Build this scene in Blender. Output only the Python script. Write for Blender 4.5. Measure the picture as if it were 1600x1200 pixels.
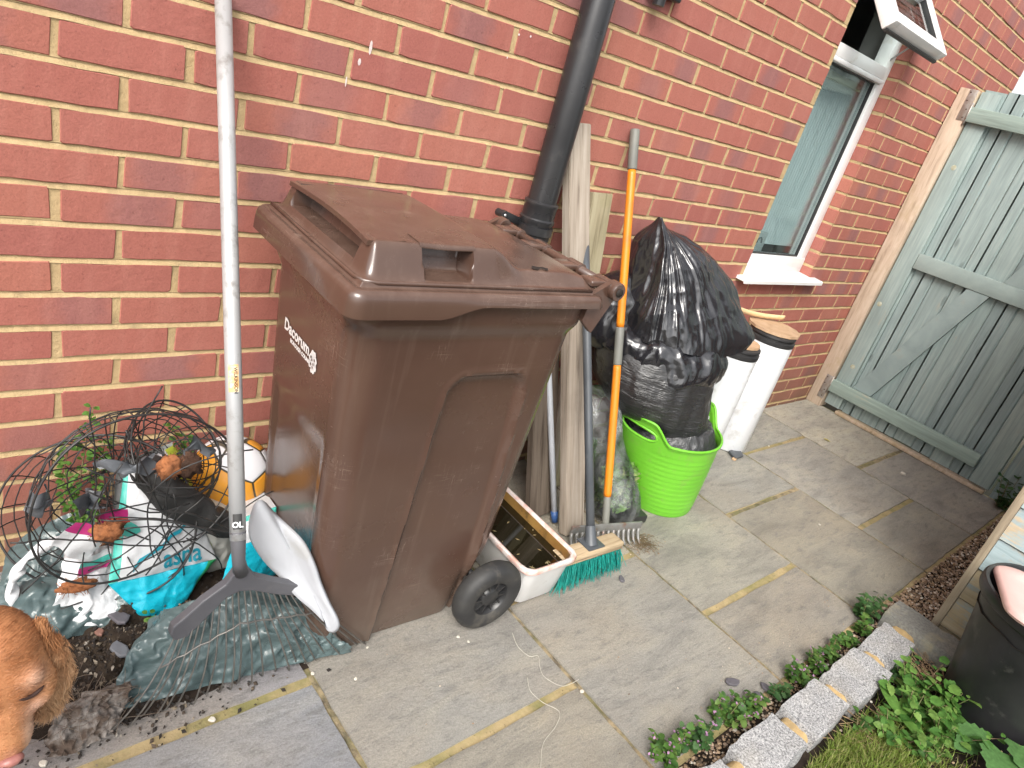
import bpy, bmesh, math, random
import numpy as np
from mathutils import Vector, Matrix, noise

for o in list(bpy.data.objects):
    bpy.data.objects.remove(o)
S = bpy.context.scene
COL = S.collection
rad = math.radians
rng = random.Random(7)

# ------------------------------------------------------------------ camera, sky, sun, exposure
CAM_POS = (-0.26187, -1.55133, 1.34581)
cam = bpy.data.cameras.new("camera")
cam.sensor_width = 36.0
cam.lens = 1082.05 / 1600 * 36.0
cam.clip_start = 0.02
cam.clip_end = 500
camo = bpy.data.objects.new("camera", cam)
COL.objects.link(camo)
RX = Vector((0.74366043, -0.61568173, 0.26058619))
RY = Vector((-0.08436474, -0.47307802, -0.87697193))
RZ = Vector((0.6632132, 0.63018504, -0.40375124))
camo.matrix_world = Matrix(((RX.x, -RY.x, -RZ.x, CAM_POS[0]), (RX.y, -RY.y, -RZ.y, CAM_POS[1]),
                            (RX.z, -RY.z, -RZ.z, CAM_POS[2]), (0, 0, 0, 1)))
S.camera = camo

SUN_FROM = Vector((-0.62, -0.50, 0.80)).normalized()
w = bpy.data.worlds.new("World")
S.world = w
w.use_nodes = True
nt = w.node_tree
nt.nodes.clear()
sky = nt.nodes.new("ShaderNodeTexSky")
sky.sky_type = 'NISHITA'
sky.sun_disc = False
sky.sun_elevation = math.asin(SUN_FROM.z)
sky.sun_rotation = math.atan2(SUN_FROM.x, SUN_FROM.y)
sky.dust_density = 4.0
sky.air_density = 1.0
hs = nt.nodes.new("ShaderNodeHueSaturation")      # thin high cloud: the blue is mostly washed out
hs.inputs["Saturation"].default_value = 0.16
bg = nt.nodes.new("ShaderNodeBackground")
bg.inputs["Strength"].default_value = 0.15
ow = nt.nodes.new("ShaderNodeOutputWorld")
nt.links.new(sky.outputs[0], hs.inputs["Color"])
nt.links.new(hs.outputs[0], bg.inputs["Color"])
nt.links.new(bg.outputs[0], ow.inputs["Surface"])
sl = bpy.data.lights.new("sun", 'SUN')
sl.energy = 1.5
sl.angle = rad(30)
sl.color = (1.0, 0.93, 0.83)
so = bpy.data.objects.new("sun", sl)
COL.objects.link(so)
so.location = (-4, -4, 6)
so.rotation_euler = SUN_FROM.to_track_quat('Z', 'Y').to_euler()
S.view_settings.view_transform = 'Standard'
S.view_settings.look = 'None'
S.view_settings.gamma = 1.0
S.view_settings.use_curve_mapping = False
S.view_settings.exposure = 0.94

# ------------------------------------------------------------------ helpers: geometry
OFF = {}

def _link(o, parent, loc):
    COL.objects.link(o)
    if parent is not None:
        o.parent = parent
        OFF[o.name] = OFF[parent.name]
    else:
        o.location = loc
        OFF[o.name] = Vector(loc)

def tag(o, label=None, cat=None, group=None, kind=None):
    if label: o["label"] = label
    if cat: o["category"] = cat
    if group: o["group"] = group
    if kind: o["kind"] = kind
    return o

def thing(name, label, cat, loc=(0, 0, 0), group=None):
    o = bpy.data.objects.new(name, None)
    o.empty_display_size = 0.05
    _link(o, None, loc)
    return tag(o, label, cat, group)

class MB:
    def __init__(self):
        self.v = []; self.f = []; self.m = []; self.uv = {}
    def add(self, v, f, m=0):
        b = len(self.v)
        self.v += [tuple(p) for p in v]
        self.f += [tuple(i + b for i in q) for q in f]
        self.m += [m] * len(f)
        return self
    def build(self, name, mats, parent=None, loc=(0, 0, 0), smooth=True, sharp=None, uvs=None):
        me = bpy.data.meshes.new(name)
        o = bpy.data.objects.new(name, me)
        _link(o, parent, loc)
        d = OFF[o.name]
        me.from_pydata([(p[0] - d.x, p[1] - d.y, p[2] - d.z) for p in self.v], [], self.f)
        if not isinstance(mats, (list, tuple)): mats = [mats]
        for m in mats: me.materials.append(m)
        if len(mats) > 1: me.polygons.foreach_set("material_index", self.m)
        if smooth:
            me.polygons.foreach_set("use_smooth", [True] * len(me.polygons))
            if sharp: me.set_sharp_from_angle(angle=rad(sharp))
        if uvs is not None:
            ul = me.uv_layers.new(name="UVMap")
            li = np.empty(len(me.loops), dtype=np.int32)
            me.loops.foreach_get("vertex_index", li)
            ul.data.foreach_set("uv", np.asarray(uvs, dtype=np.float32)[li].ravel())
        me.update()
        return o

def V(*a): return Vector(a)

def box(c, s, rot=None, bev=0.0):
    """box centre c, full size s, optional rotation matrix; bev rounds the edges"""
    bm = bmesh.new()
    bmesh.ops.create_cube(bm, size=1)
    for v in bm.verts: v.co = Vector((v.co.x * s[0], v.co.y * s[1], v.co.z * s[2]))
    if bev > 0:
        bmesh.ops.bevel(bm, geom=bm.edges[:], offset=bev, segments=2, affect='EDGES', profile=0.5)
    c = Vector(c)
    vs = [((rot @ v.co) if rot is not None else v.co) + c for v in bm.verts]
    bm.verts.index_update()
    fs = [[v.index for v in f.verts] for f in bm.faces]
    bm.free()
    return vs, fs

def frame_of(d):
    d = Vector(d).normalized()
    a = Vector((0, 0, 1)) if abs(d.z) < 0.9 else Vector((1, 0, 0))
    x = a.cross(d).normalized()
    return x, d.cross(x), d

def tube(path, r, n=10, caps=True, closed=False):
    P = [Vector(p) for p in path]
    if not isinstance(r, (list, tuple)): r = [r] * len(P)
    vs, fs = [], []
    x = None
    k = len(P)
    for i, p in enumerate(P):
        if closed: t = (P[(i + 1) % k] - P[i - 1]).normalized()
        else: t = (P[min(i + 1, k - 1)] - P[max(i - 1, 0)]).normalized()
        if x is None: x, y, _ = frame_of(t)
        else:
            x = (x - t * x.dot(t)).normalized()
            y = t.cross(x)
        for j in range(n):
            a = 2 * math.pi * j / n
            vs.append(p + (x * math.cos(a) + y * math.sin(a)) * r[i])
    for i in range(k if closed else k - 1):
        i2 = (i + 1) % k
        for j in range(n):
            j2 = (j + 1) % n
            fs.append((i * n + j, i * n + j2, i2 * n + j2, i2 * n + j))
    if caps and not closed:
        fs.append(tuple(range(n - 1, -1, -1)))
        fs.append(tuple((k - 1) * n + j for j in range(n)))
    return vs, fs

def lathe(prof, n=32, c=(0, 0, 0), axis=None, cap0=False, cap1=False):
    c = Vector(c)
    if axis is None: X, Y, Z = V(1, 0, 0), V(0, 1, 0), V(0, 0, 1)
    else: X, Y, Z = frame_of(axis)
    vs, fs = [], []
    for r, z in prof:
        for j in range(n):
            a = 2 * math.pi * j / n
            vs.append(c + X * (r * math.cos(a)) + Y * (r * math.sin(a)) + Z * z)
    for i in range(len(prof) - 1):
        for j in range(n):
            j2 = (j + 1) % n
            fs.append((i * n + j, i * n + j2, (i + 1) * n + j2, (i + 1) * n + j))
    if cap0: fs.append(tuple(range(n - 1, -1, -1)))
    if cap1: fs.append(tuple((len(prof) - 1) * n + j for j in range(n)))
    return vs, fs

def grid(fn, nu, nv, closed_u=False):
    vs, fs = [], []
    for j in range(nv + 1):
        for i in range(nu + (0 if closed_u else 1)):
            vs.append(Vector(fn(i / nu, j / nv)))
    W = nu + (0 if closed_u else 1)
    for j in range(nv):
        for i in range(nu):
            i2 = (i + 1) % W if closed_u else i + 1
            fs.append((j * W + i, j * W + i2, (j + 1) * W + i2, (j + 1) * W + i))
    return vs, fs

def prism(outline, a, thick):
    """outline: list of 3-D points of one flat-ish face, extruded by thick along vector a"""
    n = len(outline)
    d = Vector(a).normalized() * thick
    vs = [Vector(p) for p in outline] + [Vector(p) + d for p in outline]
    fs = [tuple(range(n)), tuple(range(2 * n - 1, n - 1, -1))]
    for i in range(n):
        j = (i + 1) % n
        fs.append((j, i, n + i, n + j))
    return vs, fs

def catmull(pts, m=8, closed=False):
    P = [Vector(p) for p in pts]
    n = len(P)
    out = []
    for i in range(n if closed else n - 1):
        p0 = P[i - 1] if (closed or i > 0) else P[i] * 2 - P[i + 1]
        p1, p2 = P[i], P[(i + 1) % n]
        p3 = P[(i + 2) % n] if (closed or i + 2 < n) else P[-1] * 2 - P[-2]
        for k in range(m):
            t = k / m
            out.append(0.5 * ((2 * p1) + (p2 - p0) * t + (2 * p0 - 5 * p1 + 4 * p2 - p3) * t * t + (3 * p1 - p0 - 3 * p2 + p3) * t ** 3))
    if not closed: out.append(P[-1])
    return out

def sm(a, b, x):
    t = min(1.0, max(0.0, (x - a) / (b - a)))
    return t * t * (3 - 2 * t)

def lerp(a, b, t): return a + (b - a) * t

def nz(p, s=1.0, o=0.0): return noise.noise(Vector((p[0] * s + o, p[1] * s + o * 1.7, p[2] * s - o)))

def ridg(p, s, o=0.0, oct=3):
    """creased plastic: sharp ridges, -1..1"""
    t, a, tot = 0.0, 1.0, 0.0
    q = Vector(p) * s + Vector((o, o * 0.7, -o))
    for k in range(oct):
        t += a * (1 - 2 * abs(noise.noise(q)) * 1.6); tot += a
        q = q * 2.1 + Vector((3.1, 1.7, 5.3)); a *= 0.5
    return t / tot

def text_mesh(body, size, origin, xdir, ydir, mat, parent, name="lettering", lift=0.0, shear=0.0, bold=0.0, bend=None):
    cu = bpy.data.curves.new("txt", 'FONT')
    cu.body = body; cu.size = size; cu.shear = shear; cu.offset = bold
    cu.resolution_u = 3
    t = bpy.data.objects.new("txt", cu)
    COL.objects.link(t)
    me = bpy.data.meshes.new_from_object(t.evaluated_get(bpy.context.evaluated_depsgraph_get()))
    bpy.data.objects.remove(t)
    xd, yd = Vector(xdir).normalized(), Vector(ydir).normalized()
    n = xd.cross(yd).normalized()
    mb = MB()
    vs = []
    for v in me.vertices:
        p = Vector(origin) + xd * v.co.x + yd * v.co.y + n * lift
        if bend: p = bend(p)
        vs.append(p)
    mb.add(vs, [tuple(p.vertices) for p in me.polygons])
    bpy.data.meshes.remove(me)
    return mb.build(name, mat, parent, smooth=False)

# ------------------------------------------------------------------ helpers: materials
class NT:
    def __init__(self, name):
        self.m = bpy.data.materials.new(name)
        self.m.use_nodes = True
        self.t = self.m.node_tree
        self.b = self.t.nodes["Principled BSDF"]
        self.out = self.t.nodes["Material Output"]
    def n(self, typ, **kw):
        nd = self.t.nodes.new("ShaderNode" + typ)
        for k, v in kw.items():
            if hasattr(nd, k): setattr(nd, k, v)
            else: nd.inputs[k.replace("_", " ")].default_value = v
        return nd
    def l(self, a, b): self.t.links.new(a, b)
    def coord(self, kind="Object", scale=(1, 1, 1), rnd=True):
        tc = self.n("TexCoord")
        mp = self.n("Mapping")
        mp.inputs["Scale"].default_value = scale
        self.l(tc.outputs[kind], mp.inputs["Vector"])
        if rnd:
            oi = self.n("ObjectInfo")
            mu = self.n("Math", operation='MULTIPLY'); mu.inputs[1].default_value = 37.0
            self.l(oi.outputs["Random"], mu.inputs[0])
            cb = self.n("CombineXYZ")
            for k in "XYZ": self.l(mu.outputs[0], cb.inputs[k])
            self.l(cb.outputs[0], mp.inputs["Location"])
        return mp.outputs[0]
    def noise(self, co, scale, detail=4, rough=0.55, dist=0.0):
        nd = self.n("TexNoise")
        nd.inputs["Scale"].default_value = scale
        nd.inputs["Detail"].default_value = detail
        nd.inputs["Roughness"].default_value = rough
        nd.inputs["Distortion"].default_value = dist
        self.l(co, nd.inputs["Vector"])
        return nd.outputs["Fac"]
    def ramp(self, fac, stops, interp='LINEAR'):
        r = self.n("ValToRGB")
        r.color_ramp.interpolation = interp
        e = r.color_ramp.elements
        while len(e) < len(stops): e.new(0.5)
        for q, (p, c) in zip(e, stops):
            q.position = p
            q.color = (c if isinstance(c, (tuple, list)) else (c, c, c)) + ((1,) if not (isinstance(c, (tuple, list)) and len(c) == 4) else ())
        self.l(fac, r.inputs[0])
        return r.outputs[0]
    def mix(self, fac, a, b, mode='MIX'):
        x = self.n("Mix", data_type='RGBA', blend_type=mode)
        for s, i in ((fac, 0), (a, 6), (b, 7)):
            if hasattr(s, "is_linked") or hasattr(s, "node"): self.l(s, x.inputs[i])
            elif i == 0: x.inputs[0].default_value = s
            else: x.inputs[i].default_value = tuple(s) + (1,)
        return x.outputs[2]
    def math(self, op, a, b=None):
        x = self.n("Math", operation=op)
        for i, s in enumerate((a, b)):
            if s is None: continue
            if hasattr(s, "node"): self.l(s, x.inputs[i])
            else: x.inputs[i].default_value = s
        return x.outputs[0]
    def base(self, s):
        if hasattr(s, "node"): self.l(s, self.b.inputs["Base Color"])
        else: self.b.inputs["Base Color"].default_value = tuple(s) + (1,)
    def set(self, **kw):
        for k, v in kw.items():
            k = k.replace("_", " ")
            if hasattr(v, "node"): self.l(v, self.b.inputs[k])
            else: self.b.inputs[k].default_value = v
    def bump(self, h, strength=0.3, dist=0.01, prev=None):
        b = self.n("Bump")
        b.inputs["Strength"].default_value = strength
        b.inputs["Distance"].default_value = dist
        self.l(h, b.inputs["Height"])
        if prev is not None: self.l(prev, b.inputs["Normal"])
        self.l(b.outputs[0], self.b.inputs["Normal"])
        return b.outputs[0]

def simple(name, c1, c2=None, scale=12, rough=0.5, bump=0.15, bscale=60, dist=0.002, metal=0.0, spec=0.5, stretch=(1, 1, 1),
           stain=None, lo=0.35, hi=0.65, coat=0.0, rvar=0.0):
    """two-tone noise colour, fine bump, optional stain = (colour, scale, threshold lo, hi)"""
    k = NT(name)
    co = k.coord("Object", stretch)
    c2 = c2 or tuple(min(1, x * 0.8) for x in c1)
    f = k.noise(co, scale, 5)
    col = k.ramp(f, [(lo, tuple(c1)), (hi, tuple(c2))])
    if stain:
        sc, ss, a, b = stain
        sf = k.ramp(k.noise(k.coord("Object"), ss, 6, 0.65), [(a, 0.0), (b, 1.0)])
        col = k.mix(sf, col, sc)
    k.base(col)
    k.set(Roughness=rough, Metallic=metal)
    k.b.inputs["Specular IOR Level"].default_value = spec
    if coat: k.b.inputs["Coat Weight"].default_value = coat
    if rvar:
        rr = k.ramp(k.noise(co, bscale * 0.3, 4), [(0.3, max(0, rough - rvar)), (0.7, min(1, rough + rvar))])
        k.l(rr, k.b.inputs["Roughness"])
    if bump: k.bump(k.noise(co, bscale, 4), bump, dist)
    return k.m

def to_px(p):
    d = Vector(p) - Vector(CAM_POS)
    z = RZ.dot(d)
    if z <= 0.01: return None
    return (800 + 1082.05 * RX.dot(d) / z, 600 + 1082.05 * RY.dot(d) / z)
# ------------------------------------------------------------------ materials of the setting
def mat_brick():
    k = NT("red_brick")
    oi = k.n("ObjectInfo"); ge = k.n("NewGeometry")
    r = k.math('FRACT', k.math('ADD', oi.outputs["Random"], k.math('MULTIPLY', ge.outputs["Random Per Island"], 5.37)))
    r2 = k.math('FRACT', k.math('MULTIPLY', r, 17.31))
    uv = k.n("UVMap")
    sx = k.n("SeparateXYZ"); k.l(uv.outputs[0], sx.inputs[0])
    col = k.ramp(r, [(0.0, (.345, .116, .092)), (.25, (.378, .136, .104)), (.5, (.338, .116, .096)), (.75, (.395, .146, .106)), (1.0, (.358, .124, .099))])
    co = k.coord("Object", (1, 1, 1))
    # burnt purple-grey face on some of the bricks, strongest towards the middle of the face
    off = k.math('MULTIPLY', k.math('SUBTRACT', k.math('FRACT', k.math('MULTIPLY', r, 31.7)), .5), .5)
    d = k.math('ABSOLUTE', k.math('SUBTRACT', k.math('SUBTRACT', sx.outputs[0], .5), off))
    d2 = k.math('ADD', d, k.math('MULTIPLY', k.math('SUBTRACT', k.noise(co, 30, 4), .5), .35))
    blob = k.ramp(d2, [(.14, 1.0), (.36, 0.0)])
    pick = k.ramp(r2, [(.55, 0.0), (.90, .80)])
    col = k.mix(k.math('MULTIPLY', blob, pick), col, (.265, .122, .118))
    # pale drag marks and fine mottle
    wv = k.ramp(k.noise(k.coord("Object", (26, 26, 3)), 1.0, 3), [(.5, 0.0), (.85, .30)])
    col = k.mix(wv, col, (.52, .24, .19))
    mo = k.ramp(k.noise(co, 220, 5, .7), [(.25, .82), (.75, 1.14)])
    col = k.mix(1.0, col, mo, 'MULTIPLY')
    # lime bloom and splash-back dirt by the ground
    po = k.n("SeparateXYZ"); k.l(ge.outputs["Position"], po.inputs[0])
    dirt = k.ramp(k.math('ADD', po.outputs[2], k.math('MULTIPLY', k.noise(ge.outputs["Position"], 5, 4), .35)), [(.16, .8), (.50, 0.0)])
    col = k.mix(dirt, col, (.20, .125, .085))
    bl = k.ramp(k.noise(ge.outputs["Position"], 2.3, 5, .6), [(.55, 0.0), (.8, .22)])
    col = k.mix(bl, col, (.50, .27, .22))
    pit = k.ramp(k.noise(co, 150, 4, .7), [(.30, .55), (.40, 0.0)])
    col = k.mix(pit, col, (.16, .06, .05))
    spk = k.ramp(k.noise(co, 420, 2), [(.80, 0.0), (.86, .4)])
    col = k.mix(spk, col, (.62, .42, .36))
    k.base(col)
    k.set(Roughness=.82)
    k.b.inputs["Specular IOR Level"].default_value = .3
    b = k.bump(k.noise(co, 260, 5, .75), .42, .0022)
    k.bump(k.noise(co, 38, 5, .65), .5, .004, b)
    return k.m

def mat_mortar(name, c1, c2, dark, green=None):
    k = NT(name)
    co = k.coord("Object", rnd=False)
    col = k.ramp(k.noise(co, 40, 6, .7), [(.3, c1), (.7, c2)])
    col = k.mix(k.ramp(k.noise(co, 9, 6, .7), [(.52, 0.0), (.74, .8)]), col, dark)
    if green:
        col = k.mix(k.ramp(k.noise(co, 4.5, 5, .7), [(.44, 0.0), (.62, .85)]), col, green)
        col = k.mix(k.ramp(k.noise(co, 60, 3, .7), [(.62, 0.0), (.74, .8)]), col, (.05, .04, .03))
    k.base(col); k.set(Roughness=.95)
    k.b.inputs["Specular IOR Level"].default_value = .2
    b = k.bump(k.noise(co, 320, 4, .75), .6, .003)
    k.bump(k.noise(co, 60, 4, .6), .6, .005, b)
    return k.m

def mat_slab():
    k = NT("riven_sandstone")
    oi = k.n("ObjectInfo")
    co = k.coord("Object", (1, 1, 1))
    cs = k.coord("Object", (1.0, 3.2, 1))
    base = oi.outputs["Color"]
    f = k.noise(cs, 3.0, 7, .62, .7)
    col = k.mix(1.0, base, k.ramp(f, [(.28, (.68, .68, .70)), (.5, (1.0, 1.0, 1.0)), (.75, (1.24, 1.20, 1.11))]), 'MULTIPLY')
    col = k.mix(k.ramp(k.noise(co, 2.2, 5, .6), [(.48, 0.0), (.72, .45)]), col, (.30, .25, .19))
    col = k.mix(k.ramp(k.noise(k.coord('Object', (1.6, 5, 1)), 9, 8, .78), [(.51, 0.0), (.65, .60)]), col, (.155, .148, .14))
    # thin dark contour lines of the riven layers
    ln = k.math('ABSOLUTE', k.math('SUBTRACT', k.math('FRACT', k.math('MULTIPLY', f, 9.0)), .5))
    lm = k.math('MULTIPLY', k.ramp(ln, [(0.0, 1.0), (.06, 0.0)]), k.ramp(k.noise(co, 7, 4), [(.55, 0.0), (.72, .55)]))
    col = k.mix(lm, col, (.10, .09, .08))
    col = k.mix(k.ramp(k.noise(co, 340, 3, .7), [(.2, .80), (.8, 1.20)]), col, col) if False else k.mix(1.0, col, k.ramp(k.noise(co, 260, 4, .75), [(.25, .70), (.75, 1.26)]), 'MULTIPLY')
    k.base(col)
    k.set(Roughness=.86)
    k.b.inputs["Specular IOR Level"].default_value = .3
    b = k.bump(k.noise(k.coord('Object', (1, 1.8, 1)), 70, 8, .78), .9, .005)
    st = k.math('ADD', k.math('MULTIPLY', k.math('FLOOR', k.math('MULTIPLY', f, 9.0)), .11), k.math('MULTIPLY', f, .6))
    b = k.bump(st, .55, .014, b)
    k.bump(k.noise(co, 11, 5, .6), .30, .008, b)
    return k.m

def mat_wood(name, c1, c2, dark, grain=(30, 30, 1.6), knots=True, rough=.8, paint=None, pk=(.45, .6), bump=.4, green=None):
    """grain runs along local Z by default; paint = (colour, colour) over bare wood with worn patches"""
    k = NT(name)
    co = k.coord("Object", grain)
    cn = k.coord("Object")
    f = k.noise(co, 2.2, 6, .62, .5)
    col = k.ramp(f, [(.30, dark), (.46, c1), (.70, c2)])
    col = k.mix(k.ramp(k.noise(cn, 5, 5, .6), [(.52, 0.0), (.75, .55)]), col, tuple(x * .62 for x in c1))
    if paint:
        pc = k.ramp(f, [(.28, tuple(x * .74 for x in paint[0])), (.5, paint[0]), (.72, paint[1])])
        pc = k.mix(k.ramp(k.noise(cn, 3.2, 5, .6), [(.45, 0.0), (.72, .6)]), pc, tuple(x * .82 for x in paint[0]))
        wm = k.math('ADD', k.math('MULTIPLY', f, .45), k.math('MULTIPLY', k.noise(cn, 7, 6, .68), .6))
        col = k.mix(k.ramp(wm, [(pk[0], 0.0), (pk[1], 1.0)]), pc, col)
    if green:
        col = k.mix(k.ramp(k.noise(cn, 4, 5, .65), [(.5, 0.0), (.7, .7)]), col, green)
    if knots:
        kv = k.n("TexVoronoi"); kv.inputs["Scale"].default_value = 1.0
        k.l(k.coord("Object", tuple(6.5 if g > 10 else 2.3 for g in grain)), kv.inputs["Vector"])
        kd = k.ramp(kv.outputs["Distance"], [(.0, .85), (.055, .75), (.085, .0)])
        col = k.mix(kd, col, tuple(x * .55 for x in (paint[0] if paint else c1)))
    oi_ = k.n("ObjectInfo")
    col = k.mix(1.0, col, k.ramp(oi_.outputs["Random"], [(0.0, (.86, .87, .88)), (.5, (1.0, 1.0, 1.0)), (1.0, (1.10, 1.08, 1.05))]), 'MULTIPLY')
    k.base(col); k.set(Roughness=rough)
    k.b.inputs["Specular IOR Level"].default_value = .3
    b = k.bump(f, bump, .0035)
    k.bump(k.noise(k.coord("Object", (grain[0] * 6, grain[1] * 6, grain[2] * 4)), 1.5, 4), .25, .0012, b)
    return k.m

M_BRICK = mat_brick()
M_MORTAR = mat_mortar("sand_mortar", (.55, .405, .225), (.44, .32, .17), (.27, .205, .12))
M_JOINT = mat_mortar("patio_pointing", (.43, .335, .18), (.33, .255, .14), (.16, .135, .095), (.20, .19, .075))
M_SLAB = mat_slab()
M_PVC = simple("white_upvc", (.80, .80, .80), (.74, .74, .73), 6, .28, .03, 30, stain=((.52, .47, .38), 7, .60, .80))
M_SEAL = simple("black_seal", (.02, .02, .022), (.035, .035, .035), 20, .5, .05)
M_SOIL = mat_mortar("garden_soil", (.034, .024, .018), (.018, .013, .010), (.06, .045, .03))

def mat_glass(name, tint=(.80, .86, .86)):
    k = NT(name)
    k.t.nodes.remove(k.b)
    tr = k.n("BsdfTransparent"); tr.inputs[0].default_value = tint + (1,)
    gl = k.n("BsdfGlossy"); gl.inputs["Roughness"].default_value = .015
    fr = k.n("LayerWeight"); fr.inputs[0].default_value = .5
    mx = k.n("MixShader")
    k.l(k.ramp(fr.outputs['Facing'], [(0.0, .06), (.45, .09), (.75, .26), (1.0, .9)]), mx.inputs[0]); k.l(tr.outputs[0], mx.inputs[1]); k.l(gl.outputs[0], mx.inputs[2])
    k.l(mx.outputs[0], k.out.inputs[0])
    return k.m
M_GLASS = mat_glass("window_glass")

# ------------------------------------------------------------------ ground and patio
g = MB()
g.add([(-70, -70, -.05), (70, -70, -.05), (70, 70, -.05), (-70, 70, -.05)], [(0, 1, 2, 3)])
tag(g.build("ground", simple("bare_ground", (.09, .075, .05), (.06, .07, .03), 3, .95, .5, 30, .01), smooth=False), kind="structure")

pm = MB()
pm.add(*grid(lambda s, t: (lerp(-1.6, 4.02, s), lerp(-1.190, .02, t), -.0075 + .0022 * nz((s * 5.6, t * 1.2, 0), 16)), 260, 60))
patio = pm.build("patio", M_JOINT)
tag(patio, kind="structure")
SLABS = [(-1.55, -.80, -1.185, -.595), (-1.55, -.80, -.595, 0), (-.80, -.20, -1.185, -.595), (-.80, -.20, -.595, 0),
         (-.20, .392, -1.185, -.594), (-.20, .392, -.594, 0.0),
         (.392, .975, -1.185, -.895), (.392, .975, -.895, -.295), (.392, .975, -.295, 0),
         (.975, 1.561, -1.185, -.597), (.975, 1.561, -.597, 0),
         (1.561, 2.160, -1.185, -.895), (1.561, 2.160, -.895, -.30), (1.561, 2.160, -.30, 0),
         (2.160, 2.752, -1.185, -.591), (2.160, 2.752, -.591, 0),
         (2.752, 3.380, -1.185, -.890), (2.752, 3.380, -.890, -.300), (2.752, 3.380, -.300, 0),
         (3.380, 4.000, -1.185, -.610), (3.380, 4.000, -.610, 0)]
TINT = {4: (.295, .297, .305), 5: (.30, .30, .305), 6: (.315, .295, .265), 7: (.31, .303, .285), 9: (.325, .303, .27), 11: (.31, .288, .25), 12: (.33, .308, .272),
        14: (.305, .28, .245), 15: (.31, .29, .26), 16: (.30, .275, .24), 17: (.33, .31, .285), 18: (.34, .325, .30), 19: (.32, .295, .275), 20: (.40, .38, .32)}
TINT = {k_: tuple(x * (.92 if k_ < 15 else 1.0) * w_ for x, w_ in zip(v_, (.96, .955, .935))) for k_, v_ in TINT.items()}
for i, (x0, x1, y0, y1) in enumerate(SLABS):
    R_ = random.Random(100 + i)
    gx = .007 + R_.random() * .003
    narrow = i in (16, 17, 19, 14) 
    x0 += gx * .55; x1 -= gx * .55; y0 += gx * 1.05; y1 -= gx * 1.05
    if y1 > -.02: y1 = -.004
    NX, NY = 14, 14
    def pt(s, t, inset, z):
        px, py = lerp(x0, x1, s), lerp(y0, y1, t)
        j = .0045
        if s in (0, 1): px += j * nz((i * 3.1, py * 14, s * 7), 1) + .002 * nz((i, py * 60, s), 1) + (inset if s == 0 else -inset)
        if t in (0, 1): py += j * nz((px * 14, i * 5.3, t * 9), 1) + .002 * nz((px * 60, i, t), 1) + (inset if t == 0 else -inset)
        return V(px, py, z)
    tl = [R_.uniform(-.0015, .0015) for _ in range(2)]
    sb_ = MB()
    def top(s, t):
        e = min(s, 1 - s, t, 1 - t)
        p = pt(s, t, .0035, 0)
        p.z = tl[0] * (s - .5) + tl[1] * (t - .5) + (-.0018 if e == 0 else .0012 * nz((p.x * 9, p.y * 9, i), 1))
        return p
    vs, fs = grid(top, NX, NY)
    sb_.add(vs, fs)
    W_ = NX + 1
    ringi = [k for k in range(W_)] + [j * W_ + NX for j in range(1, NY + 1)] + [NY * W_ + k for k in range(NX - 1, -1, -1)] + [j * W_ for j in range(NY - 1, 0, -1)]
    par = [(k / NX, 0) for k in range(W_)] + [(1, j / NY) for j in range(1, NY + 1)] + [(k / NX, 1) for k in range(NX - 1, -1, -1)] + [(0, j / NY) for j in range(NY - 1, 0, -1)]
    low = [pt(s, t, 0, -.028) for s, t in par]
    b0 = len(sb_.v)
    sb_.v += [tuple(p) for p in low]
    n_ = len(ringi)
    sb_.f += [(ringi[(a + 1) % n_], ringi[a], b0 + a, b0 + (a + 1) % n_) for a in range(n_)]
    sb_.m += [0] * n_
    cx, cy = (x0 + x1) / 2, (y0 + y1) / 2
    o = sb_.build("paving_slab", M_SLAB, patio, sharp=40)
    # own origin so that the stone pattern is centred on the slab
    o.data.transform(Matrix.Translation((-cx, -cy, 0))); o.location = (cx, cy, 0)
    c = TINT.get(i, (.34, .31, .26))
    o.color = (*[x * R_.uniform(.97, 1.03) for x in c], 1)

# dirt and moss washed into the joints that run away from the wall
jd = NT("joint_dirt"); jc = jd.coord("Object", rnd=False)
jcol = jd.ramp(jd.noise(jc, 26, 6, .7), [(.32, (.05, .042, .03)), (.44, (.15, .12, .08)), (.56, (.30, .235, .14)), (.70, (.38, .30, .18))])
jcol = jd.mix(jd.ramp(jd.noise(jc, 5, 5, .7), [(.46, 0.0), (.6, .8)]), jcol, (.13, .13, .045))
jd.base(jcol); jd.set(Roughness=.95); jd.bump(jd.noise(jc, 160, 5, .75), .8, .004)
dj = MB()
for xj in (-.80, -.20, .392, .975, 1.561, 2.160, 2.752, 3.380):
    dj.add(*grid(lambda s, t: (xj + (t - .5) * .012, lerp(-1.186, .0, s), -.0046 + .0020 * nz((xj * 9, s * 14, t), 3) - .003 * abs(t - .5)), 150, 2))
for (ya, xa, xb_) in ((-.610, 3.38, 4.0), (-.591, 2.16, 2.75), (-.30, 1.56, 2.16)):
    dj.add(*grid(lambda s, t: (lerp(xa, xb_, s), ya + (t - .5) * .016, -.0052 + .0020 * nz((ya * 9, s * 9, t), 3) - .003 * abs(t - .5)), 90, 2))
tag(dj.build("joint_dirt", jd.m, patio), kind="stuff")

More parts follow.
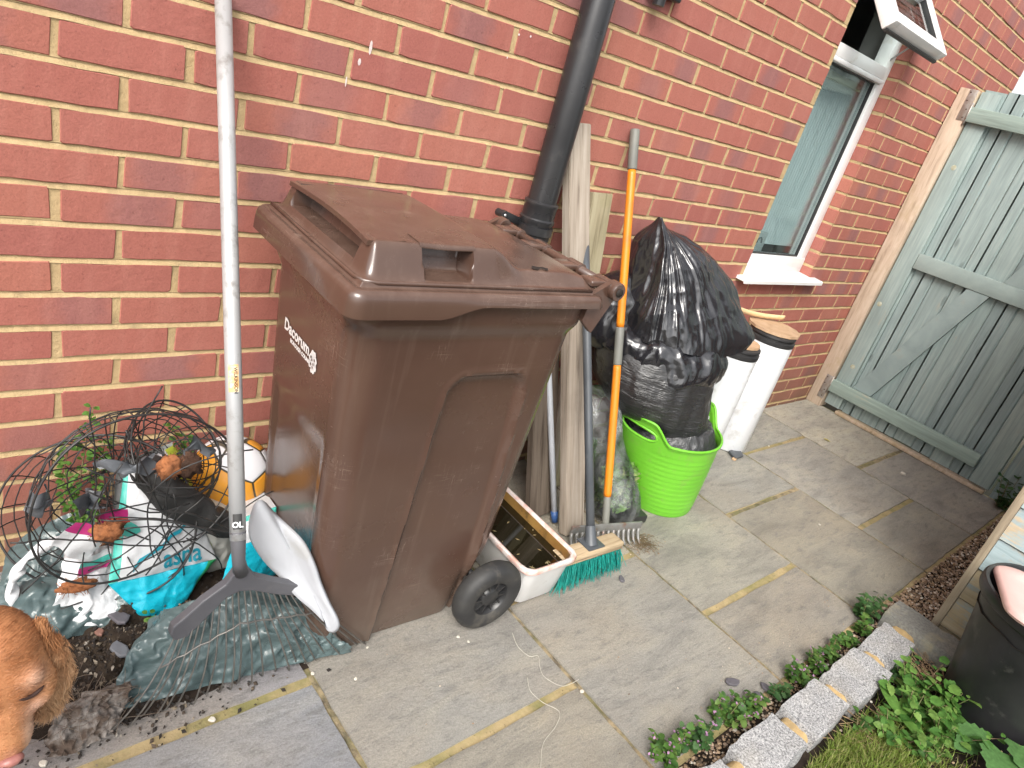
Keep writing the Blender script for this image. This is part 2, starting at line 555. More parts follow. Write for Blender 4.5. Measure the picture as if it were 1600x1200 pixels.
# ------------------------------------------------------------------ brick house wall
wall = thing("house_wall", "red brick house side wall with sandy yellow mortar joints", "wall", (0, 0, 0))
PITCH, COURSE = .225, .075
ROWS = list(range(-22, 17))                      # row k is centred at z = 1.18 - 0.075 k
WX0, WX1 = -1.40, 4.72
OX0, OX1, OZ0, OZ1 = 2.610, 3.262, .7675, 2.1175
def brick_mesh(L, var):
    R_ = random.Random(int(L * 1000) * 31 + var)
    n = 14
    hx, hz = L / 2, .0315
    ring = []
    def edge(a, b, m):
        return [(lerp(a[0], b[0], q / m), lerp(a[1], b[1], q / m)) for q in range(m)]
    c = .003
    ring = [(-hx + c, -hz)] + edge((-hx + c + .03, -hz), (hx - c, -hz), 3) + [(hx - c, -hz), (hx, -hz + c), (hx, hz - c)] + edge((hx - c, hz), (-hx + c, hz), 3) + [(-hx + c, hz), (-hx, hz - c), (-hx, -hz + c)]
    ring = [(x + R_.uniform(-.0022, .0018), z + R_.uniform(-.0018, .0014)) for x, z in ring]
    m = len(ring)
    vs, fs = [], []
    tx, tz = R_.uniform(-.0008, .0008), R_.uniform(-.0008, .0008)
    for x, z in ring: vs.append((x * (1 - .0016 / hx), tx * x / hx + tz * z / hz, z * (1 - .0016 / hz)))
    for x, z in ring: vs.append((x, .0022, z))
    for x, z in ring: vs.append((x, .1000, z))
    fs.append(tuple(range(m)))
    for a in range(m):
        b = (a + 1) % m
        fs.append((b, a, m + a, m + b)); fs.append((m + b, m + a, 2 * m + a, 2 * m + b))
    return vs, fs
def brick_uv(vs): return [(v[0] / .215 + .5, v[2] / .065 + .5) for v in vs]
BM = {}
def get_brick(L, var):
    key = (round(L, 3), var)
    if key not in BM:
        vs, fs = brick_mesh(L, var)
        me = bpy.data.meshes.new("brick")
        me.from_pydata(vs, [], fs)
        me.materials.append(M_BRICK)
        ul = me.uv_layers.new(name="UVMap")
        u = brick_uv(vs)
        for lp in me.loops: ul.data[lp.index].uv = u[lp.vertex_index]
        BM[key] = me
    return BM[key]
bricks = []
for k in ROWS:
    zc = 1.18 - COURSE * k
    segs = [(WX0, WX1)]
    if OZ0 < zc < OZ1: segs = [(WX0, OX0), (OX1, WX1)]
    off = 0.0 if k % 2 == 0 else .5
    for a, b in segs:
        i0 = int(math.floor(a / PITCH)) - 1
        for i in range(i0, int(b / PITCH) + 2):
            x0 = (i + off) * PITCH + .0068 + rng.uniform(-.003, .003)
            x1 = (i + off + 1) * PITCH - .0068 + rng.uniform(-.003, .003)
            x0, x1 = max(x0, a), min(x1, b)
            if x0 - a < .014: x0 = a
            if b - x1 < .014: x1 = b
            if x1 - x0 < .03: continue
            if x1 - x0 < .075 and b == WX1 and x1 == b: pass
            bricks.append(((x0 + x1) / 2, zc + rng.uniform(-.0012, .0012), x1 - x0, rng.randrange(4)))
BIN_PX = [(445, 300), (640, 270), (960, 430), (905, 500), (700, 960), (430, 960), (440, 480), (395, 330)]
def inside(p, poly):
    c = False
    for (x1, y1), (x2, y2) in zip(poly, poly[1:] + poly[:1]):
        if (y1 > p[1]) != (y2 > p[1]) and p[0] < (x2 - x1) * (p[1] - y1) / (y2 - y1) + x1: c = not c
    return c
def shown(b):
    x, z, L, _ = b
    q = [to_px((x + sx * L / 2, 0, z + sz * .0325)) for sx, sz in ((-1, -1), (1, -1), (1, 1), (-1, 1))]
    if any(p is None for p in q): return 0
    cx, cy = sum(p[0] for p in q) / 4, sum(p[1] for p in q) / 4
    if not (-20 < cx < 1620 and -12 < cy < 1212): return 0
    if inside((cx, cy), BIN_PX): return 0
    return abs(sum(q[i][0] * q[(i + 1) % 4][1] - q[(i + 1) % 4][0] * q[i][1] for i in range(4))) / 2
bricks.sort(key=shown, reverse=True)
for x, z, L, var in bricks[:300]:
    o = bpy.data.objects.new("brick", get_brick(L, var))
    COL.objects.link(o); o.parent = wall
    o.location = (x, rng.uniform(-.0010, .0006), z)
    o.rotation_euler = (0, rng.uniform(-.004, .004), 0)
rest = MB(); ruv = []
for x, z, L, var in bricks[300:]:
    vs, fs = brick_mesh(L, var)
    dy = rng.uniform(-.0010, .0006)
    ruv += brick_uv(vs)
    rest.add([(v[0] + x, v[1] + dy, v[2] + z) for v in vs], fs)
tag(rest.build("distant_bricks", M_BRICK, wall, smooth=False, uvs=ruv), kind="stuff")
mo = MB()
def strip(x0, x1, za, ya, zb, yb, step=.03):
    n = max(1, int((x1 - x0) / step))
    def f(s, t):
        x = lerp(x0, x1, s)
        e = nz((x * 22, za * 50, 0), 1)
        return (x, lerp(ya, yb, t) + (.0012 if ya != yb else 0) * e, lerp(za, zb, t) + .0013 * nz((x * 31, zb * 70, 5), 1))
    mo.add(*grid(f, n, 1))
for k in ROWS:
    zc = 1.18 - COURSE * k
    zt, zb = zc + .0325, zc - .0325
    inrow = OZ0 < zc < OZ1
    for a, b in ([(WX0, OX0 + .003), (OX1 - .003, WX1)] if inrow else [(WX0, WX1)]):
        strip(a, b, zb - .001, .0028, zt + .001, .0028, .2)
    zj = zc + .0375
    injoint = OZ0 + .01 < zj < OZ1 - .01
    for a, b in ([(WX0, OX0 + .002), (OX1 - .002, WX1)] if injoint else [(WX0, WX1)]):
        strip(a, b, zj - .0072, .0002, zj + .0072, .0062)
# the mortar of the window reveals and of the wall's end
for xx in (OX0 + .0025, OX1 - .0025):
    s_ = -1 if xx < 3 else 1
    mo.add([(xx + s_ * .005, .004, OZ0), (xx + s_ * .005, .12, OZ0), (xx + s_ * .005, .12, OZ1), (xx + s_ * .005, .004, OZ1)], [(0, 1, 2, 3)])
mo.add([(OX0, .004, OZ0 - .004), (OX1, .004, OZ0 - .004), (OX1, .13, OZ0 - .004), (OX0, .13, OZ0 - .004)], [(0, 1, 2, 3)])
mo.add([(OX0, .004, OZ1 + .004), (OX1, .004, OZ1 + .004), (OX1, .13, OZ1 + .004), (OX0, .13, OZ1 + .004)], [(3, 2, 1, 0)])
mo.add([(WX1 - .004, .004, -.02), (WX1 - .004, .25, -.02), (WX1 - .004, .25, 2.85), (WX1 - .004, .004, 2.85)], [(0, 1, 2, 3)])
mo.build("mortar", M_MORTAR, wall, smooth=False)
ib = MB()     # inner leaf behind the bricks, so the wall is solid
for (a, b, c, d) in ((WX0, OX0 - .012, 0, 2.85), (OX1 + .012, WX1 - .01, 0, 2.85), (OX0 - .012, OX1 + .012, 0, OZ0 - .012), (OX0 - .012, OX1 + .012, OZ1 + .012, 2.85)):
    ib.add(*box(((a + b) / 2, .18, (c + d) / 2), (b - a, .15, d - c)))
ib.build("inner_leaf", simple("blockwork", (.4, .39, .37), (.33, .32, .3), 6, .9), wall, smooth=False)
# plant-feed splashes on the bricks
sp = MB()
for (x, z, a, b) in ((.607, 1.297, .004, .016), (.585, 1.262, .004, .008), (.56, 1.215, .002, .012), (1.02, 1.42, .003, .003), (1.06, 1.425, .003, .003), (.62, .665, .003, .010), (.70, .66, .002, .01), (1.0, 1.36, .002, .003)):
    sp.add([(x + a * math.cos(t), -.0012, z + b * math.sin(t)) for t in np.linspace(0, 2 * math.pi, 9)[:-1]], [tuple(range(8))])
tag(sp.build("lime_splash", simple("lime", (.72, .62, .60), (.6, .5, .48), 80, .9), wall, smooth=False), kind="stuff")

# window: part of the house, its frame members and panes as sub-parts
win = bpy.data.objects.new("window", None); _link(win, wall, (0, 0, 0))
win["label"] = "white framed window with its top vent open"
def bx(name, a, b, m, parent, bev=.004):
    mb = MB(); mb.add(*box([(p + q) / 2 for p, q in zip(a, b)], [abs(q - p) for p, q in zip(a, b)], None, bev))
    return mb.build(name, m, parent, smooth=True, sharp=35)
YF, YB = .062, .125
fr = MB()
for (a, b, c, d) in ((OX0 + .001, OX0 + .062, .846, 2.112), (OX1 - .068, OX1 - .001, .846, 2.112)):
    fr.add(*box(((a + b) / 2, (YF + YB) / 2, (c + d) / 2), (b - a, YB - YF, d - c), None, .004))
fr.add(*box(((OX0 + OX1) / 2, (YF + YB) / 2 - .001, .833), (OX1 - OX0 - .004, YB - YF + .004, .075), None, .006))
fr.add(*box(((OX0 + OX1) / 2, (YF + YB) / 2, 2.09), (OX1 - OX0 - .12, YB - YF - .004, .05), None, .004))
fr.build("frame", M_PVC, win, sharp=35)
tr = MB()
tr.add(*box(((OX0 + OX1) / 2, (YF + YB) / 2 - .006, 1.752), (OX1 - OX0 - .10, YB - YF + .008, .052), None, .006))
tr.add(*box(((OX0 + OX1) / 2, (YF + YB) / 2 - .012, 1.716), (OX1 - OX0 - .10, YB - YF + .006, .020), None, .006))
tr.build("transom", M_PVC, win, sharp=35)
be = MB()
for (a, b, c, d) in ((OX0 + .060, OX0 + .067, .868, 1.712), (OX1 - .073, OX1 - .066, .868, 1.712), (OX0 + .067, OX1 - .073, .870, .877), (OX0 + .067, OX1 - .073, 1.700, 1.710)):
    be.add(*box(((a + b) / 2, .084, (c + d) / 2), (b - a, .016, d - c)))
be.build("glazing_seal", M_SEAL, win, smooth=False)
bx("pane", (OX0 + .06, .092, .87), (OX1 - .06, .098, 1.708), M_GLASS, win, 0)
sill = MB()
def sillf(x): return [(x, .070, .797), (x, -.045, .788), (x, -.052, .782), (x, -.052, .768), (x, -.044, .768), (x, -.044, .775), (x, .070, .780)]
A_, B_ = sillf(2.560), sillf(3.318)
n_ = len(A_)
sill.add(A_ + B_, [(i, (i + 1) % n_, n_ + (i + 1) % n_, n_ + i) for i in range(n_)] + [tuple(range(n_ - 1, -1, -1)), tuple(range(n_, 2 * n_))])
sill.build("sill", M_PVC, win, smooth=False)
# top-hung vent, swung out at the bottom
vh, vb = V(0, .060, 2.085), V(0, -.135, 1.852)
dz = (vb - vh); VL = dz.length; dz.normalize(); nrm = V(0, dz.z, -dz.y)          # outward normal of the sash
if nrm.y > 0: nrm = -nrm
rotv = Matrix((V(1, 0, 0), -nrm, -dz)).transposed()
vent = MB()
xa, xb_ = OX0 + .045, OX1 - .03
mid = vh + dz * (VL / 2)
for (cx, cl, w_, l_) in ((xa + .027, VL / 2, .054, VL), (xb_ - .027, VL / 2, .054, VL), ((xa + xb_) / 2, .027, xb_ - xa - .10, .054), ((xa + xb_) / 2, VL - .027, xb_ - xa - .10, .054)):
    c_ = vh + dz * cl
    vent.add(*box((cx, c_.y, c_.z), (w_, .058, l_), rotv, .005))
vent.build("vent_sash", M_PVC, win, sharp=35)
vp = MB(); vp.add(*box(((xa + xb_) / 2, mid.y, mid.z), (xb_ - xa - .10, .018, VL - .10), rotv)); vp.build("pane", M_GLASS, win, smooth=False)
vs_ = MB()
for (cx, cl, w_, l_) in ((xa + .058, VL / 2, .008, VL - .10), (xb_ - .058, VL / 2, .008, VL - .10), ((xa + xb_) / 2, VL - .058, xb_ - xa - .12, .008)):
    c_ = vh + dz * cl
    vs_.add(*box((cx, c_.y, c_.z), (w_, .040, l_), rotv))
c_ = vh + dz * VL - nrm * .020
vs_.add(*box(((xa + xb_) / 2, c_.y, c_.z), (xb_ - xa - .02, .014, .016), rotv))
vs_.build("vent_seal", M_SEAL, win, smooth=False)
st = MB()
st.add(*tube([(xb_ - .02, .075, 1.80), (xb_ - .02, -.02, 1.90), (xb_ - .02, -.08, 1.935)], .004, 6)); st.build("stay_arm", simple("zinc", (.45, .45, .45), None, 20, .35, metal=.9), win)
# the dim room behind it
rm = MB()
rm.add(*box((3.1, 1.2, 1.3), (2.6, 1.9, 2.3)))
rm.f = [f for f in rm.f]
rv = [Vector(v) for v in rm.v]
rm.f = [tuple(reversed(f)) for f in rm.f if not all(abs(rv[i].y - .25) < 1e-4 for i in f)]; rm.m = [0] * len(rm.f)
tag(rm.build("room_interior", simple("room_paint", (.62, .63, .63), (.55, .56, .57), 3, .8, 0), smooth=False), kind="structure")
bl = thing("window_blind", "ribbed grey blind hanging behind the lower window pane", "blind", (2.93, .20, .86))
bb = MB()
bb.add(*grid(lambda s, t: (lerp(2.60, 3.30, s), .150 + .010 * abs(math.sin(s * 31 * math.pi)), lerp(.90, 1.66, t)), 186, 1))
bb.build("slats", simple("blind_fabric", (.68, .71, .72), (.60, .64, .65), 4, .8, .1, 40), bl)
bx("head_rail", (2.60, .135, 1.66), (3.30, .175, 1.69), simple("rail_cream", (.55, .53, .42), None, 4, .5), bl)
ct = thing("window_carton", "small white printed carton standing inside the window", "carton", (2.80, .155, .842))
M_CART = simple("carton_white", (.58, .60, .60), (.5, .52, .52), 5, .7)
bx("carton_body", (2.72, .106, .872), (2.88, .138, .965), M_CART, ct, .002)
ca = MB()
for cx in (2.765, 2.825):
    ca.add(*tube([(cx + .020 * math.cos(t), .1048, .915 + .026 * math.sin(t)) for t in np.linspace(0, math.pi, 10)], .0035, 5))
ca.build("printed_arches", simple("print_grey", (.12, .13, .14), None, 5, .6), ct)

# soil-pipe with its collar and bracket
M_PIPE = simple("black_pvc", (.018, .018, .020), (.028, .028, .030), 5, .32, .05, 40, rvar=.08, stain=((.085, .08, .075), 9, .58, .88))
pipe = thing("drain_pipe", "black plastic drain pipe running up the brick wall", "pipe", (1.200, -.070, 0))
PX, PY, PR = 1.200, -.068, .043
pm_ = MB(); pm_.add(*tube([(PX, PY, 0), (PX, PY, .5), (PX, PY, 1.2), (PX, PY, 2.9)], PR, 40)); pm_.build("pipe", M_PIPE, pipe)
pm_ = MB(); pm_.add(*lathe([(PR + .001, .905), (PR + .0075, .908), (PR + .0075, .955), (PR + .010, .958), (PR + .010, .968), (PR + .0065, .972), (PR + .0065, 1.005), (PR + .0085, 1.008), (PR + .0085, 1.016), (PR + .001, 1.020)], 40, (PX, PY, 0))); pm_.build("socket", M_PIPE, pipe, sharp=40)
pm_ = MB(); pm_.add(*lathe([(PR + .001, .925), (PR + .012, .925), (PR + .012, .948), (PR + .001, .948)], 40, (PX, PY, 0)))
pm_.add(*box((PX - .085, PY + .02, .955), (.085, .012, .024), Matrix.Rotation(rad(14), 3, 'Y'), .004)); pm_.add(*tube([(PX - .122, PY + .006, .964), (PX - .122, PY + .04, .964)], .011, 14))
pm_.build("bracket", M_PIPE, pipe, sharp=40)
pm_ = MB(); pm_.add(*tube([(PX - .122, PY + .002, .964), (PX - .122, PY + .010, .964)], .0045, 8)); pm_.build("screw", simple("screw_zinc", (.6, .6, .6), None, 20, .35, metal=.8), pipe)
ab = thing("wall_bracket", "black plastic bracket fixed high on the bricks beside the pipe", "bracket", (1.46, 0, 1.62))
am = MB(); am.add(*tube([(1.462, -.040, 1.605), (1.462, -.040, 1.70)], [.018, .020], 16)); am.build("spigot", M_PIPE, ab, sharp=40)
am = MB(); am.add(*box((1.50, -.016, 1.665), (.14, .030, .06), None, .006)); am.build("mounting_plate", M_PIPE, ab, sharp=40)

# ------------------------------------------------------------------ gate, gate post, fence, shed
SAGE = ((.270, .340, .335), (.340, .412, .402))
M_GATE = mat_wood("sage_painted_board", (.30, .27, .21), (.36, .32, .25), (.17, .15, .11), paint=SAGE, pk=(.62, .80))
M_RAIL = mat_wood("sage_painted_rail", (.42, .35, .24), (.48, .40, .28), (.24, .2, .14), grain=(30, 1.6, 30), paint=((.30, .385, .345), (.38, .465, .42)), pk=(.60, .76))
M_RAIL2 = mat_wood("sage_painted_brace", (.30, .27, .21), (.36, .32, .25), (.17, .15, .11), grain=(30, 2, 2), paint=SAGE, pk=(.62, .80))
M_POST = mat_wood("sawn_post", (.47, .37, .28), (.57, .47, .37), (.30, .23, .17), grain=(24, 24, 2.5), bump=.5, green=(.33, .25, .12))
M_ZINC = simple("galvanised", (.42, .41, .39), (.34, .30, .26), 40, .5, .1, metal=.7, stain=((.22, .11, .06), 30, .55, .7))
post = thing("gate_post", "sawn bare timber post fixed to the brick wall", "post", (3.99, -.05, 0))
pp = MB(); pp.add(*box((3.995, -.050, .925), (.09, .093, 1.85), None, .004)); pp.build("post_timber", M_POST, post, sharp=35)
M_RSCREW = simple("rust_screw", (.10, .06, .045), None, 30, .6, metal=.5)
for zc in (1.775, .130):
    hp = MB(); hp.add(*box((3.9485, -.075, zc), (.003, .040, .15), None, .001))
    hpo = hp.build("hinge_plate", M_ZINC, post, sharp=35)
    for dz_ in (-.06, -.02, .02, .06):
        hs_ = MB(); hs_.add(*lathe([(.0001, .0022), (.0032, .0016), (.0036, 0)], 8, (3.9468, -.072 + .008 * (1 if dz_ > 0 else -1), zc + dz_), (-1, 0, 0)))
        hs_.build("screw_head", M_RSCREW, hpo)
gate = thing("garden_gate", "sage green boarded garden gate with rails and diagonal braces", "gate", (4.01, -.58, 0))
GY0, GY1 = -.103, -1.062
nb = 9
bw = (GY1 - GY0) / nb
for i in range(nb):
    ya, yb = GY0 + bw * i, GY0 + bw * (i + 1)
    top_ = 1.865 + (.012 * math.sin(i * 2.3))
    mb = MB()
    out = [(4.000, ya - .006), (4.006, ya - .0005), (4.022, ya - .0005), (4.022, yb + .0005), (4.006, yb + .0005), (4.000, yb + .006), (4.000, (ya + yb) / 2 + .004), (4.003, (ya + yb) / 2), (4.000, (ya + yb) / 2 - .004)] if i % 2 else \
          [(4.000, ya - .006), (4.006, ya - .0005), (4.022, ya - .0005), (4.022, yb + .0005), (4.006, yb + .0005), (4.000, yb + .006)]
    zb_ = .030 + .004 * math.sin(i * 5.1)
    mb.add(*prism([(x + .002 * math.sin(i * 3.7), y, zb_) for x, y in out], (0, 0, 1), top_ - zb_))
    mb.build("board", M_GATE, gate, smooth=False)
def grail(name, y0, y1, z0, z1, x0, x1, m):
    mb = MB(); mb.add(*box(((x0 + x1) / 2, (y0 + y1) / 2, (z0 + z1) / 2), (abs(x1 - x0), abs(y1 - y0), abs(z1 - z0)), None, .003))
    return mb.build(name, m, gate, sharp=35)
grail("stile", -.104, -.198, .035, 1.85, 3.972, 3.998, M_GATE)
grail("stile", -.962, -1.060, .035, 1.85, 3.972, 3.998, M_GATE)
grail("top_rail", -.092, -1.058, 1.700, 1.772, 3.946, 3.971, M_RAIL)
grail("bottom_rail", -.100, -.955, .115, .192, 3.946, 3.971, M_RAIL)
grail("middle_rail", -.2, -.960, .940, 1.025, 3.968, 3.998, M_RAIL2)
def brace(p0, p1, wd):
    p0, p1 = V(*p0), V(*p1)
    d = (p1 - p0).normalized()
    # ends cut level along the rails
    s_ = wd / max(.2, abs(d.z))
    o = [V(3.972, p0.x - s_ / 2, p0.y), V(3.972, p0.x + s_ / 2, p0.y), V(3.972, p1.x + s_ / 2, p1.y), V(3.972, p1.x - s_ / 2, p1.y)]
    mb = MB(); mb.add(*prism(o, (1, 0, 0), .025)); return mb.build("brace", M_RAIL2, gate, smooth=False)
def brace2(ya0, ya1, z0, yb0, yb1, z1):
    o = [V(3.972, ya0, z0), V(3.972, ya1, z0), V(3.972, yb1, z1), V(3.972, yb0, z1)]
    mb = MB(); mb.add(*prism(o, (1, 0, 0), .026)); return mb.build("brace", M_RAIL2, gate, smooth=False)
brace2(-.215, -.325, .193, -.495, -.605, .939)
brace2(-.630, -.740, 1.026, -.850, -.958, 1.698)
M_KNOT = simple("knot_paint", (.42, .45, .38), (.34, .32, .20), 90, .8)
for (y, z) in ((-.150, 1.478), (-.131, .695), (-.159, .304)):
    kb = MB(); kb.add(*lathe([(.0001, .0012), (.010, .001), (.014, 0)], 12, (3.9718, y, z), (-1, 0, 0))); kb.build("filled_knot", M_KNOT, gate)
for zc in (1.735, .153):
    hb = MB(); hb.add(*tube([(3.950, -.097, zc - .055), (3.950, -.097, zc + .055)], .006, 10)); hb.build("hinge_barrel", M_ZINC, gate)
ts = thing("gate_threshold", "weathered timber strip lying on the paving under the gate", "threshold", (3.97, -.60, 0))
tb = MB(); tb.add(*box((3.988, -.62, .012), (.05, .86, .022), None, .004)); tb.build("strip", M_POST, ts, sharp=35)

fence = thing("garden_fence", "blue green boarded fence panel beside the gate's free edge", "fence", (4.02, -1.5, 0))
for i in range(5):
    y0 = -1.078 - i * .15
    mb = MB(); mb.add(*box((4.005 + (.02 if i else 0), y0 - .072, .85), (.022, .144, 1.70), None, .003)); mb.build("board", M_GATE, fence, sharp=35)

M_SHED = mat_wood("peeling_blue_board", (.42, .34, .23), (.50, .42, .31), (.25, .2, .14), grain=(30, 1.6, 30), paint=((.34, .43, .45), (.42, .51, .53)), pk=(.56, .64), bump=.5)
M_SHEDLOW = mat_wood("bare_shed_board", (.36, .29, .18), (.44, .37, .26), (.20, .165, .11), grain=(30, 1.6, 30), paint=((.30, .37, .38), (.36, .43, .44)), pk=(.40, .50), bump=.5)
M_TRIM = mat_wood("shed_trim", (.38, .31, .22), (.46, .40, .31), (.22, .18, .13))
shed = thing("garden_shed", "timber shed with peeling blue paint on horizontal boards", "shed", (3.2, -2.0, 0))
for i in range(15):
    z0 = .043 + (i - 1) * .1245 if i else -.04
    z0 = -.0815 + i * .1245
    mb = MB()
    out = [V(2.350, 0, z0 + .001), V(2.335, 0, z0 + .004), V(2.343, 0, z0 + .1225), V(2.356, 0, z0 + .1225)]
    mb.add(*prism([p + V(0, -1.348, 0) for p in out], (0, -1, 0), 1.30))
    mb.build("board", M_SHEDLOW if i < 3 else M_SHED, shed, smooth=False)
mb = MB(); mb.add(*box((2.344, -1.335, .91), (.028, .024, 1.92), None, .003)); mb.build("corner_trim", M_TRIM, shed, sharp=35)
mb = MB(); mb.add(*box((3.17, -1.99, .90), (1.62, 1.26, 1.86))); mb.build("carcass", M_TRIM, shed, smooth=False)
mb = MB(); mb.add(*prism([V(2.25, -1.25, 1.84), V(2.25, -2.0, 2.2), V(2.25, -2.75, 1.84), V(2.25, -2.75, 1.87), V(2.25, -2.0, 2.24), V(2.25, -1.25, 1.87)], (1, 0, 0), 1.80)); mb.build("roof", simple("roof_felt", (.06, .065, .06), None, 60, .95, .5, 200), shed, smooth=False)

# ------------------------------------------------------------------ granite edging
def mat_granite():
    k = NT("silver_granite")
    co = k.coord("Object")
    a = k.noise(co, 210, 3, .7); b = k.noise(co, 340, 2, .6)
    col = k.ramp(a, [(.36, (.10, .10, .105)), (.47, (.28, .28, .285)), (.58, (.40, .40, .40)), (.7, (.58, .575, .57))])
    col = k.mix(k.ramp(b, [(.6, 0.0), (.66, .8)]), col, (.09, .09, .095))
    col = k.mix(k.ramp(k.noise(co, 10, 4), [(.5, 0.0), (.75, .35)]), col, (.34, .31, .26))
    k.base(col); k.set(Roughness=.85)
    bb_ = k.bump(a, .5, .002); k.bump(k.noise(co, 40, 5), .6, .006, bb_)
    return k.m
M_GRAN = mat_granite()
M_GRAN2 = simple("dark_granite", (.25, .245, .22), (.16, .16, .145), 120, .85, .6, 140, .003, stain=((.33, .30, .2), 12, .5, .7))
edge = thing("granite_edging", "row of silver granite setts edging the flower bed", "edging", (1.6, -1.30, 0))
def sett(x0, x1, y0, y1, z1, m, seed, name="sett"):
    def f3(c):
        bm = bmesh.new()
        bmesh.ops.create_cube(bm, size=1)
        bmesh.ops.subdivide_edges(bm, edges=bm.edges[:], cuts=5, use_grid_fill=True)
        for v in bm.verts:
            q = v.co * 2
            e = sorted([abs(q.x), abs(q.y), abs(q.z)])
            k_ = 1 - .05 * max(0, e[1] - .55) - .03 * max(0, e[0] - .6)
            p = V(lerp(x0, x1, v.co.x * k_ + .5), lerp(y0, y1, v.co.y * k_ + .5), lerp(-.05, z1, v.co.z * (1 - .03 * max(0, e[1] - .6)) + .5))
            n_ = V(nz(p, 28, seed), nz(p, 28, seed + 7), nz(p, 28, seed + 13)) * .0065 + V(nz(p, 9, seed), nz(p, 9, seed + 3), nz(p, 9, seed + 5)) * .006
            v.co = p + n_
        bm.verts.index_update()
        r_ = [v.co.copy() for v in bm.verts], [[v.index for v in f.verts] for f in bm.faces]
        bm.free(); return r_
    mb = MB(); mb.add(*f3(0)); return mb.build(name, m, edge, sharp=50)
JX = [.60, .862, 1.130, 1.384, 1.622, 1.898, 2.138]
for i in range(6):
    a, b = JX[i] + .017, JX[i + 1] - .017
    o = sett(a, b, -1.350 - .008 * math.sin(i * 2), -1.238 + .006 * math.sin(i * 3.1), .050 + .006 * math.sin(i * 4.7), M_GRAN, 10 + i * 3)
o = sett(2.160, 2.288, -1.445, -1.212, .060, M_GRAN2, 51)
o["label"] = "darker sett turned across the end of the row"
em = MB()
em.add(*grid(lambda s, t: (lerp(.58, 2.17, s), lerp(-1.338, -1.252, t), .037 + .004 * nz((s * 40, t * 5, 0), 1) - .03 * (abs(t - .5) * 2) ** 6), 120, 12))
em.build("sett_mortar", mat_mortar("sett_pointing", (.52, .37, .18), (.42, .30, .15), (.24, .19, .11)), edge)
# ------------------------------------------------------------------ brown wheelie bin
def mat_binplastic():
    k = NT("brown_bin_plastic")
    co = k.coord("Object", rnd=False)
    col = k.ramp(k.noise(co, 4, 5), [(.3, (.068, .037, .027)), (.7, (.086, .048, .035))])
    # faint dried drips running down, thin scratches, chalky specks, lid dust with its sheen painted in
    dr = k.ramp(k.noise(k.coord("Object", (38, 38, 1.6), rnd=False), 1.0, 4, .6), [(.56, 0.0), (.80, .30)])
    col = k.mix(dr, col, (.165, .115, .090))
    for sc, ang in (((3, 3, 140), 11), ((120, 120, 5), 5)):
        n_ = k.noise(k.coord("Object", sc, rnd=False), 1.0, 3, .5, .6)
        ln = k.math('ABSOLUTE', k.math('SUBTRACT', n_, .5))
        m_ = k.math('MULTIPLY', k.ramp(ln, [(0.0, 1.0), (.010, 0.0)]), k.ramp(k.noise(co, 7, 4), [(.56, 0.0), (.66, .55)]))
        col = k.mix(m_, col, (.26, .19, .155))
    sp_ = k.ramp(k.noise(co, 85, 3, .8), [(.73, 0.0), (.76, .7)])
    col = k.mix(sp_, col, (.34, .27, .23))
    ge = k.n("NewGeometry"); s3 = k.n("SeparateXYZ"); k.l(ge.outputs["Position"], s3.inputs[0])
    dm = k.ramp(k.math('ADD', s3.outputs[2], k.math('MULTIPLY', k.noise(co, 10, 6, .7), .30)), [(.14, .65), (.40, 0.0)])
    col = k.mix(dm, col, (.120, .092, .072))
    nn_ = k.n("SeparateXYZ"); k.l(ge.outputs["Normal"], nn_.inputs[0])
    up = k.math('MULTIPLY', k.ramp(nn_.outputs[2], [(.35, 0.0), (.9, 1.0)]), k.ramp(k.noise(co, 14, 7, .7), [(.40, .16), (.75, .48)]))  # upward faces: dust, lightened further to put the lid's sky sheen into the colour
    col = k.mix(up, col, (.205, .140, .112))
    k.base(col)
    k.l(k.ramp(k.noise(co, 5, 6, .65), [(.3, .15), (.7, .32)]), k.b.inputs["Roughness"]); k.b.inputs["Specular IOR Level"].default_value = .75
    b = k.bump(k.noise(co, 500, 3), .08, .0006)
    k.bump(k.noise(co, 3.2, 2), .25, .02, b)
    return k.m
M_BIN = mat_binplastic()
M_TYRE = simple("black_rubber", (.022, .022, .023), (.040, .039, .037), 14, .62, .25, 90, stain=((.10, .09, .075), 12, .56, .75))
M_HUB = simple("black_hub", (.018, .018, .02), (.03, .03, .03), 14, .35, .1)
M_HOLE = simple("dark_void", (.02, .014, .011), None, 5, .8)
wb = thing("wheelie_bin", "large brown plastic wheelie bin with closed lid and black wheels", "bin", (.60, -.37, 0))
BA = rad(-3.0)
UD, VD = V(math.cos(BA), math.sin(BA), 0), V(-math.sin(BA), math.cos(BA), 0)
BO = V(.312, -.603, 0)
def bp(u, v, z): return BO + UD * (u * .914) + VD * (v * .900) + V(0, 0, z * .979)
def rrect(t, u0, u1, v0, v1, r):
    """point on a rounded rectangle, t in 0..1 starting at the middle of the near side, running to the rear"""
    L = [(u1 - u0) - 2 * r, (v1 - v0) - 2 * r]
    arcs = math.pi / 2 * r
    seg = [L[0] / 2, arcs, L[1], arcs, L[0], arcs, L[1], arcs, L[0] / 2]
    tot = sum(seg); s = t * tot
    um = (u0 + u1) / 2
    cs = [(u1 - r, v0 + r, -90), (u1 - r, v1 - r, 0), (u0 + r, v1 - r, 90), (u0 + r, v0 + r, 180)]
    k = 0
    while k < 8 and s > seg[k]: s -= seg[k]; k += 1
    if k == 0: return um + s, v0
    if k == 2: return u1, v0 + r + s
    if k == 4: return u1 - r - s, v1
    if k == 6: return u0, v1 - r - s
    if k == 8: return u0 + r + s, v0
    cu_, cv_, a0 = cs[(k - 1) // 2]
    a = rad(a0) + s / r
    return cu_ + r * math.cos(a), cv_ + r * math.sin(a)
